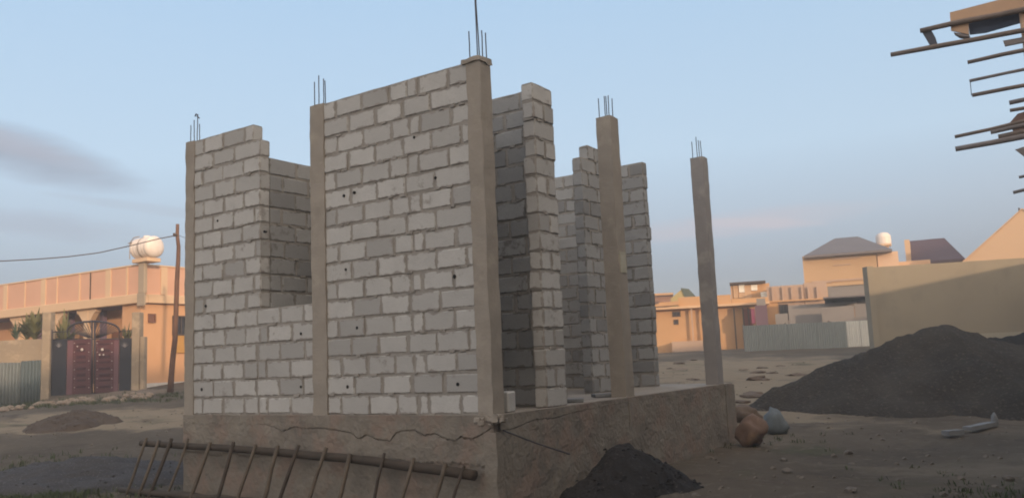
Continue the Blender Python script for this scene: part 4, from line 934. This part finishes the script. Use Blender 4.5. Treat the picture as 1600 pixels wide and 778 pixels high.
# maroon roof house
mr_ = hb('maroon_roof_house', 'house with a dark maroon hipped roof rising above the long wall', 'house', 1460, 530, 52)
part('wall', M_b5, mr_, [(1424, 1500, 408.5, 900, 0, 6.5)], 52); part('chimney_wall', M_b5, mr_, [(1414, 1422, 375, 900, -.2, 2.5)], 52)
a = usz(1419, 407, 51.6); b = usz(1508, 407, 51.6); c = usz(1424, 378, 54.5); d = usz(1475, 370, 54.5); zl_ = (a[1]+b[1])/2; zr_ = (c[1]+d[1])/2
m = MB(); m.add([(a[0], 51.6, zl_), (b[0], 51.6, zl_), (d[0], 54.5, zr_), (c[0]-.2, 54.5, zr_), (a[0], 58, zl_), (b[0], 58, zl_), (a[0], 51.6, zl_-.15), (b[0], 51.6, zl_-.15), (a[0], 58, zl_-.15), (b[0], 58, zl_-.15)], [(0, 1, 2, 3), (1, 5, 2), (5, 4, 3, 2), (4, 0, 3), (6, 7, 1, 0), (7, 9, 5, 1), (9, 8, 4, 5), (8, 6, 0, 4), (6, 8, 9, 7)], BG); m.build('roof', M_roofm, mr_)
part('terrace_wall', M_b5, hb('low_roof_slab', 'long low pale roof edge between the hipped house and the maroon roof', 'roof', 1430, 530, 49), [(1371, 1455, 408.5, 900, 0, 1.5)], 49)
# big cream gable
cg = hb('gable_house', 'large pale cream gable wall cut off by the right edge', 'house', 1590, 530, 44)
u0_, zl_ = usz(1508, 407, 44); u1_, zr_ = usz(1597, 328, 44); m = MB(); m.prism([BG @ Vector(v) for v in ((u0_-.3, 44, -1), (u1_*2-u0_+.3, 44, -1), (u1_*2-u0_+.3, 44, zl_-.25), (u1_, 44, zr_), (u0_-.3, 44, zl_-.25))], FH*8); m.build('wall', M_b5, cg)
for s0_, s1_ in (((u0_-.5, zl_-.42), (u1_, zr_+.02)), ((u1_, zr_+.02), (u1_*2-u0_+.5, zl_-.42))):
    m = MB(); m.prism([BG @ Vector(v) for v in ((s0_[0], 43.95, s0_[1]), (s1_[0], 43.95, s1_[1]), (s1_[0], 43.95, s1_[1]+.07), (s0_[0], 43.95, s0_[1]+.07))], FH*8.2); m.build('roof', M_b5, cg)
m = MB(); bx(m, 1591, 1594, 324, 331, 44, .2, .35); m.build('finial', M_frame, cg)
# the low ochre house
lo_ = hb('low_house', 'low ochre house with a flat parapet and porch posts left of the zinc fence', 'house', 1100, 545, 45.5)
part('wall', M_b2, lo_, [(985, 1202, 478, 900, 0, 1.9)], 45.5)
part('parapet', M_b2, lo_, [(1060, 1142, 463, 477.5, -.35, .2), (1030, 1059.5, 472, 477.5, -.25, .2), (1142.5, 1200, 466, 477.5, -.35, .2)], 45.5)
part('roof_beam', M_b5, lo_, [(985, 1202, 477.5, 481, -.5, .3)], 45.5)
m = MB(); a, b = usz(985, 482, 44.9), usz(1060, 470, 44.9); m.prism([BG @ Vector(v) for v in ((a[0], 44.9, usz(1020, 480, 44.9)[1]), (b[0], 44.9, a[1]+.05), (b[0], 44.9, b[1]), (usz(1040, 470, 44.9)[0], 44.9, b[1]-.05))], FH*.6); m.build('awning', M_b2, lo_)
win(lo_, 45.5, 1051, 1063, 486, 495); win(lo_, 45.5, 1053, 1060, 499, 507)
for x in (1080, 1096, 1146, 1160, 1168): part('porch_post', M_frame if x > 1140 else M_b3, lo_, [(x, x+2.0, 481.5, 900, -.4, -.25)], 45.5)
part('door', M_reddoor, lo_, [(1162, 1177, 482, 530, -.06, -.001)], 45.5); part('door', M_reddoor, lo_, [(1103, 1110, 492, 545, -.06, -.001)], 45.5)
part('step', M_b3, lo_, [(1052, 1106, 533, 900, -1.6, -.001)], 45.5)
gh = hb('small_gable_house', 'tiny yellow gabled house with a green roof peeking over the ochre parapet', 'house', 1068, 540, 62)
a, b, c, d = usz(1048, 466, 62), usz(1072, 466, 62), usz(1065, 452, 62), usz(1087, 461, 62)
m = MB(); m.prism([BG @ Vector(v) for v in ((a[0], 62, -1), (b[0], 62, -1), (b[0], 62, b[1]), (c[0], 62, c[1]), (a[0], 62, a[1]))], FH*3); m.build('wall', mat('yellow_plaster', (0.50, 0.40, 0.16), (0.42, 0.33, 0.14), 1), gh)
m = MB(); m.prism([BG @ Vector(v) for v in ((c[0]-.05, 61.9, c[1]+.1), (c[0]+.5, 61.9, c[1]), (d[0], 61.9, d[1]-.1), (b[0], 61.9, b[1]-.1))], FH*3.2); m.build('roof', M_green, gh)
oh2 = hb('far_house', 'far orange-brown house roof low on the horizon beside the rear block wall', 'house', 1030, 550, 68); part('wall', mat('rust_plaster', (0.36, 0.19, 0.12), (.3, .16, .1), 1), oh2, [(1000, 1050, 462, 900, 0, 5)], 68); part('roof', M_b2, oh2, [(998, 1052, 459, 462.3, -.4, 5.3)], 68)
# glazed upper storey
gl = hb('glazed_house', 'upper storey with a row of bright sunlit windows above the ochre house', 'house', 1170, 540, 47.8)
part('wall', M_b2, gl, [(1142, 1203, 444, 900, 0, 4)], 47.8); part('roof', M_frame, gl, [(1140, 1196, 440.5, 443.7, -.35, 4.2)], 47.8)
for (x0, x1, y0, y1, p_) in ((1147, 1152, 446, 466, M_b5), (1155, 1163, 444, 457, M_glare), (1164, 1173, 446, 466, M_b5), (1174, 1183, 445, 454, M_glare), (1189, 1198, 456, 465, M_glare), (1155, 1163, 458, 466, M_b5)): win(gl, 47.8, x0, x1, y0, y1, -.08, M_glare if p_ is M_glare else M_b5, p_, 0.0)
# pinkish wall run with ribs, grey block wall and shed
pw_ = hb('ribbed_wall', 'pinkish parapet wall with vertical ribs between the glazed house and the hipped house', 'wall', 1230, 540, 45)
part('wall_body', M_b3, pw_, [(1198, 1256, 446, 900, 0, 3), (1256.2, 1292, 441, 900, .01, 3)], 45)
for x in (1206, 1222, 1236, 1252, 1262, 1276): part('rib', M_b3, pw_, [(x, x+3, 448, 470, -.15, -.001)], 45)
part('ledge', M_b2, pw_, [(1197, 1292, 468, 470.5, -.3, -.151)], 45); part('yellow_bay', M_b2, pw_, [(1200, 1217, 472, 520, -.2, -.002)], 45)
win(pw_, 45, 1219, 1231, 475, 501, -.06)
cgw = hb('block_yard_wall', 'grey unplastered block wall just behind the zinc fence', 'wall', 1290, 540, 42)
part('wall_body', M_b4, cgw, [(1232, 1340, 474, 900, 0, .2)], 42); part('wall_body', M_b4, cgw, [(1212, 1231.6, 490, 900, 0, .2)], 42)
part('repair_patch', M_b3, cgw, [(1318, 1336, 482, 496, -.01, -.001)], 42)
sh = hb('grey_shed', 'grey shed with a dark open front and two black window gaps beside the long wall', 'shed', 1330, 530, 40.5)
part('fascia', M_b4, sh, [(1293, 1372, 445, 462, 0, .2)], 40.5); part('back_wall', mat('shaded_back_wall', (0.10, 0.095, 0.10), (0.07, 0.07, 0.075), 1), sh, [(1288, 1372, 463, 900, 1.4, 1.6)], 40.5); part('low_wall', M_b4, sh, [(1284, 1335, 479, 900, -.1, .1)], 40.5); part('roof', M_roofg, sh, [(1286, 1373, 462.2, 464.3, -.3, 1.7)], 40.5); part('front_wall', M_b4, sh, [(1336, 1372, 474, 900, .0, .15)], 40.5)  # back wall coloured dark for the shade inside the shed
part('capping', M_b1, sh, [(1300, 1372, 441, 444.8, -.05, .25)], 40.5)
for (x0, x1) in ((1297, 1307), (1320, 1334)): win(sh, 40.5, x0, x1, 465.5, 475, 1.3)
pd = hb('plum_shed', 'dark plum coloured metal kiosk between the ochre house and the zinc fence', 'kiosk', 1190, 540, 43)
part('kiosk_body', M_shedp, pd, [(1180, 1199, 477, 900, 0, 1.2)], 43); part('roof', M_b4, pd, [(1182, 1196, 466, 476.8, .1, 1.0)], 43); part('side_panel', mat('magenta_panel', (0.30, 0.08, 0.14), (.22, .06, .1), 2), pd, [(1174, 1179.8, 482, 505, .05, .3)], 43)
setframe()
M_clod = mat('pale_clod', (0.24, 0.19, 0.145), (0.15, 0.12, 0.095), 5, 1, 0.4, 20)
# dirt spoil and rubble lumps on the open ground behind the house
random.seed(14)
for i in range(20):
    x = random.uniform(1040, 1245); s_ = random.uniform(17, 34); u, _ = usz(x, 560, s_); q = BG @ Vector((u, s_, 0)); r_ = random.uniform(.08, .24)
    if q.x > -5 and q.y < 7 and q.x < .5: continue
    rock('earth_clod', (q.x, q.y, gz(q.x, q.y)+r_*.02), r_, M_bro if i % 4 else M_clod, 'low rough earth clod on the open ground behind the unfinished house', 'clod', 'earth clods on the open ground', i, (1.6, 1.3, .42), .6, 8)

# ------------------------------------------------------------------ pole scaffold sticking in from the right
sc2 = empty('pole_scaffold', (4.6, 4.0, -0.95), 'pole scaffold with a plywood beam form jutting in at the upper right', 'scaffold')
YS = 4.0; M_wood_s = mat('weathered_scaffold_wood', (0.34, 0.29, 0.27), (0.24, 0.205, 0.19), 6, bump=0.6, bscale=40)
def spole(x0, y0, x1, y1, r=.026, X=6.6, mt=M_wood):
    a = onY(x0, y0, YS); b = onY(x1, y1, YS); d = (b-a)/(b.x-a.x); e = a+d*(X-a.x); e.y = YS
    m = MB(); pts = [a.lerp(e, i/8)+Vector((0, random.uniform(-.01, .01), random.uniform(-.008, .008) if i else 0)) for i in range(9)]
    m.tube(pts, [r*1.2*(.85+.3*i/8+random.uniform(-.06, .06)) for i in range(9)], 9); return m.build('pole', mt, sc2, None, True)
spole(1392, 86, 1598, 49, .026); spole(1438, 49, 1490, 38, .028); spole(1512, 98, 1598, 80, .022); spole(1515, 127, 1598, 110, .017, mt=M_wood_s); spole(1519, 149, 1598, 135, .021)
spole(1577, 161, 1600, 156, .024, mt=M_wood_s); spole(1578, 173, 1600, 169, .02); spole(1492, 214, 1600, 190, .019); spole(1493, 233, 1600, 213, .030, mt=M_wood_s); spole(1592, 277, 1602, 275, .015, mt=M_wood_s); spole(1583, 301, 1602, 296, .018, mt=M_wood_s)
spole(1560, 214, 1602, 205, .03); spole(1548, 207, 1602, 196, .022, mt=M_wood_s)
tz = MB(); tz.tube([onY(1516, 127, YS), onY(1518, 150, YS)], .004, 5); tz.build('tie_wire', M_steel, sc2)
M_ply = mat('form_plywood', (0.72, 0.46, 0.29), (0.62, 0.40, 0.26), 3, .8, .2, 20)
M_form_shade = mat('form_inside_shade', (0.12, 0.15, 0.21), (0.09, 0.11, 0.16), 3, .7, .2, 20)  # shadow inside the beam form painted as a dark board
def q3(x, y, dy=0.0): return onY(x, y, YS+dy)
m = MB(); m.prism([q3(1484, 20, .02), q3(1486, 48, .02), q3(1514, 54, .02), q3(1513, 36, .02), q3(1600, 14, .02), q3(1640, 4, .02), q3(1640, -22, .02), q3(1600, -10, .02)], (0, .03, 0)); m.build('form_board', M_ply, sc2)
m = MB(); m.prism([q3(1513, 34, .12), q3(1515, 54, .12), q3(1540, 51, .12), q3(1600, 34, .12), q3(1640, 24, .12), q3(1640, 0, .12), q3(1600, 10, .12)], (0, .03, 0)); m.build('form_board', M_form_shade, sc2, 'inner form board painted dark as shade')
m = MB(); m.prism([q3(1490, 51, .03), q3(1498, 56, .03), q3(1514, 58, .03), q3(1514, 54, .03)], (0, .12, 0)); m.build('form_cleat', M_wood_s, sc2)
m = MB(); m.prism([q3(1440, 50), q3(1455, 47), q3(1461, 58), q3(1467, 76), q3(1452, 70)], (0, .03, 0)); m.build('hanging_scrap', mat('grey_scrap', (0.15, 0.15, 0.17), (0.1, 0.1, 0.12), 4), sc2)
m = MB(); m.prism([q3(1567, 64), q3(1570, 72), q3(1600, 66), q3(1600, 58)], (0, .04, 0)); m.build('cleat', M_wood_s, sc2)
m = MB(); m.prism([q3(1576, 194), q3(1590, 178), q3(1610, 172), q3(1610, 205), q3(1585, 208)], (0, .04, 0)); m.build('hanging_board', mat('pinkish_board', (0.30, 0.19, 0.15), (0.2, 0.13, 0.11), 4), sc2)
m = MB(); m.prism([q3(1586, 234), q3(1602, 246), q3(1612, 246), q3(1612, 228), q3(1598, 230)], (0, .03, 0)); m.build('hanging_scrap', M_wood_s, sc2)
for X_, mt, r_ in ((4.47, M_ply, .05), (5.6, M_wood, .045), (6.55, M_wood, .045)):
    m = MB(); m.tube([(X_, YS+.09, -1.05), (X_, YS+.09, 1.5), (X_, YS+.09, 5.0)], r_, 10); m.build('upright', mt, sc2, None, True)

# ------------------------------------------------------------------ unseen neighbours on the right, placed and sized to throw the evening shade
M_nb = mat('neighbour_block', (0.36, 0.33, 0.29), (0.28, 0.25, 0.22), 1.5, .95, .5, 14)
def shading_house(name, label, x0, x1, y0, y1, ztop, openings, col_=True):
    e = empty(name, (x0, (y0+y1)/2, -1.0), label, 'house'); m = MB(); t = .2
    ys = sorted(openings); cur = y0
    for (a, b, z0, z1) in ys:
        m.box((x0, cur, -1.2), (x0+t, a, ztop-.3)); m.box((x0, a, -1.2), (x0+t, b, z0)); m.box((x0, a, z1), (x0+t, b, ztop-.3)); cur = b
    m.box((x0, cur, -1.2), (x0+t, y1, ztop-.3)); m.box((x1-t, y0, -1.2), (x1, y1, ztop-.3)); m.box((x0+t, y0, -1.2), (x1-t, y0+t, ztop-.3)); m.box((x0+t, y1-t, -1.2), (x1-t, y1, ztop-.3))
    m.build('wall', M_nb, e); m = MB(); m.cbox((x0-.3, y0-.3, ztop-.3), (x1+.3, y1+.3, ztop), .02); m.build('roof_slab', M_conc, e)
    for (a, b, z0, z1) in ys:
        f = MB(); f.box((x0+.08, a, z0), (x0+.14, a+.07, z1)); f.box((x0+.08, b-.07, z0), (x0+.14, b, z1)); f.box((x0+.081, a+.07, z0), (x0+.139, b-.07, z0+.07)); f.box((x0+.081, a+.07, z1-.07), (x0+.139, b-.07, z1)); o = f.build('window', M_frame, e)
        g_ = MB(); g_.box((x0+.1, a+.06, z0+.06), (x0+.11, b-.06, z1-.06)); g_.build('pane', M_glassd, o)
    return e
shading_house('tall_shading_house', 'unseen tall grey block house behind the pole scaffold, sized to throw the evening shade', 7.6, 15, -17, 9.5, 6.95, [(y, y+1.2, z, z+1.3) for y in (-14, -9.5, -5, -.5, 4) for z in (0.1,)])
shading_house('low_shading_house', 'unseen low grey block house, sized to throw the shade on the long wall', 6.1, 13, 13.5, 32, 3.62, [(y, y+1.1, .4, 1.6) for y in (16, 21, 26)])

# ------------------------------------------------------------------ evening haze
hz = MB(); hz.box((-110, -60, -2.2), (75, 120, 9.0)); hm = bpy.data.materials.new('evening_haze'); hm.use_nodes = True; ht = hm.node_tree; ht.nodes.clear()
ho = ht.nodes.new('ShaderNodeOutputMaterial'); hv = ht.nodes.new('ShaderNodeVolumePrincipled'); hv.inputs['Color'].default_value = (.92, .88, .82, 1); hv.inputs['Density'].default_value = 0.005; hv.inputs['Anisotropy'].default_value = 0.2
ht.links.new(hv.outputs[0], ho.inputs['Volume']); tag(hz.build('haze', hm, None), 'thin dusty evening haze over the whole place', None, None, 'stuff')
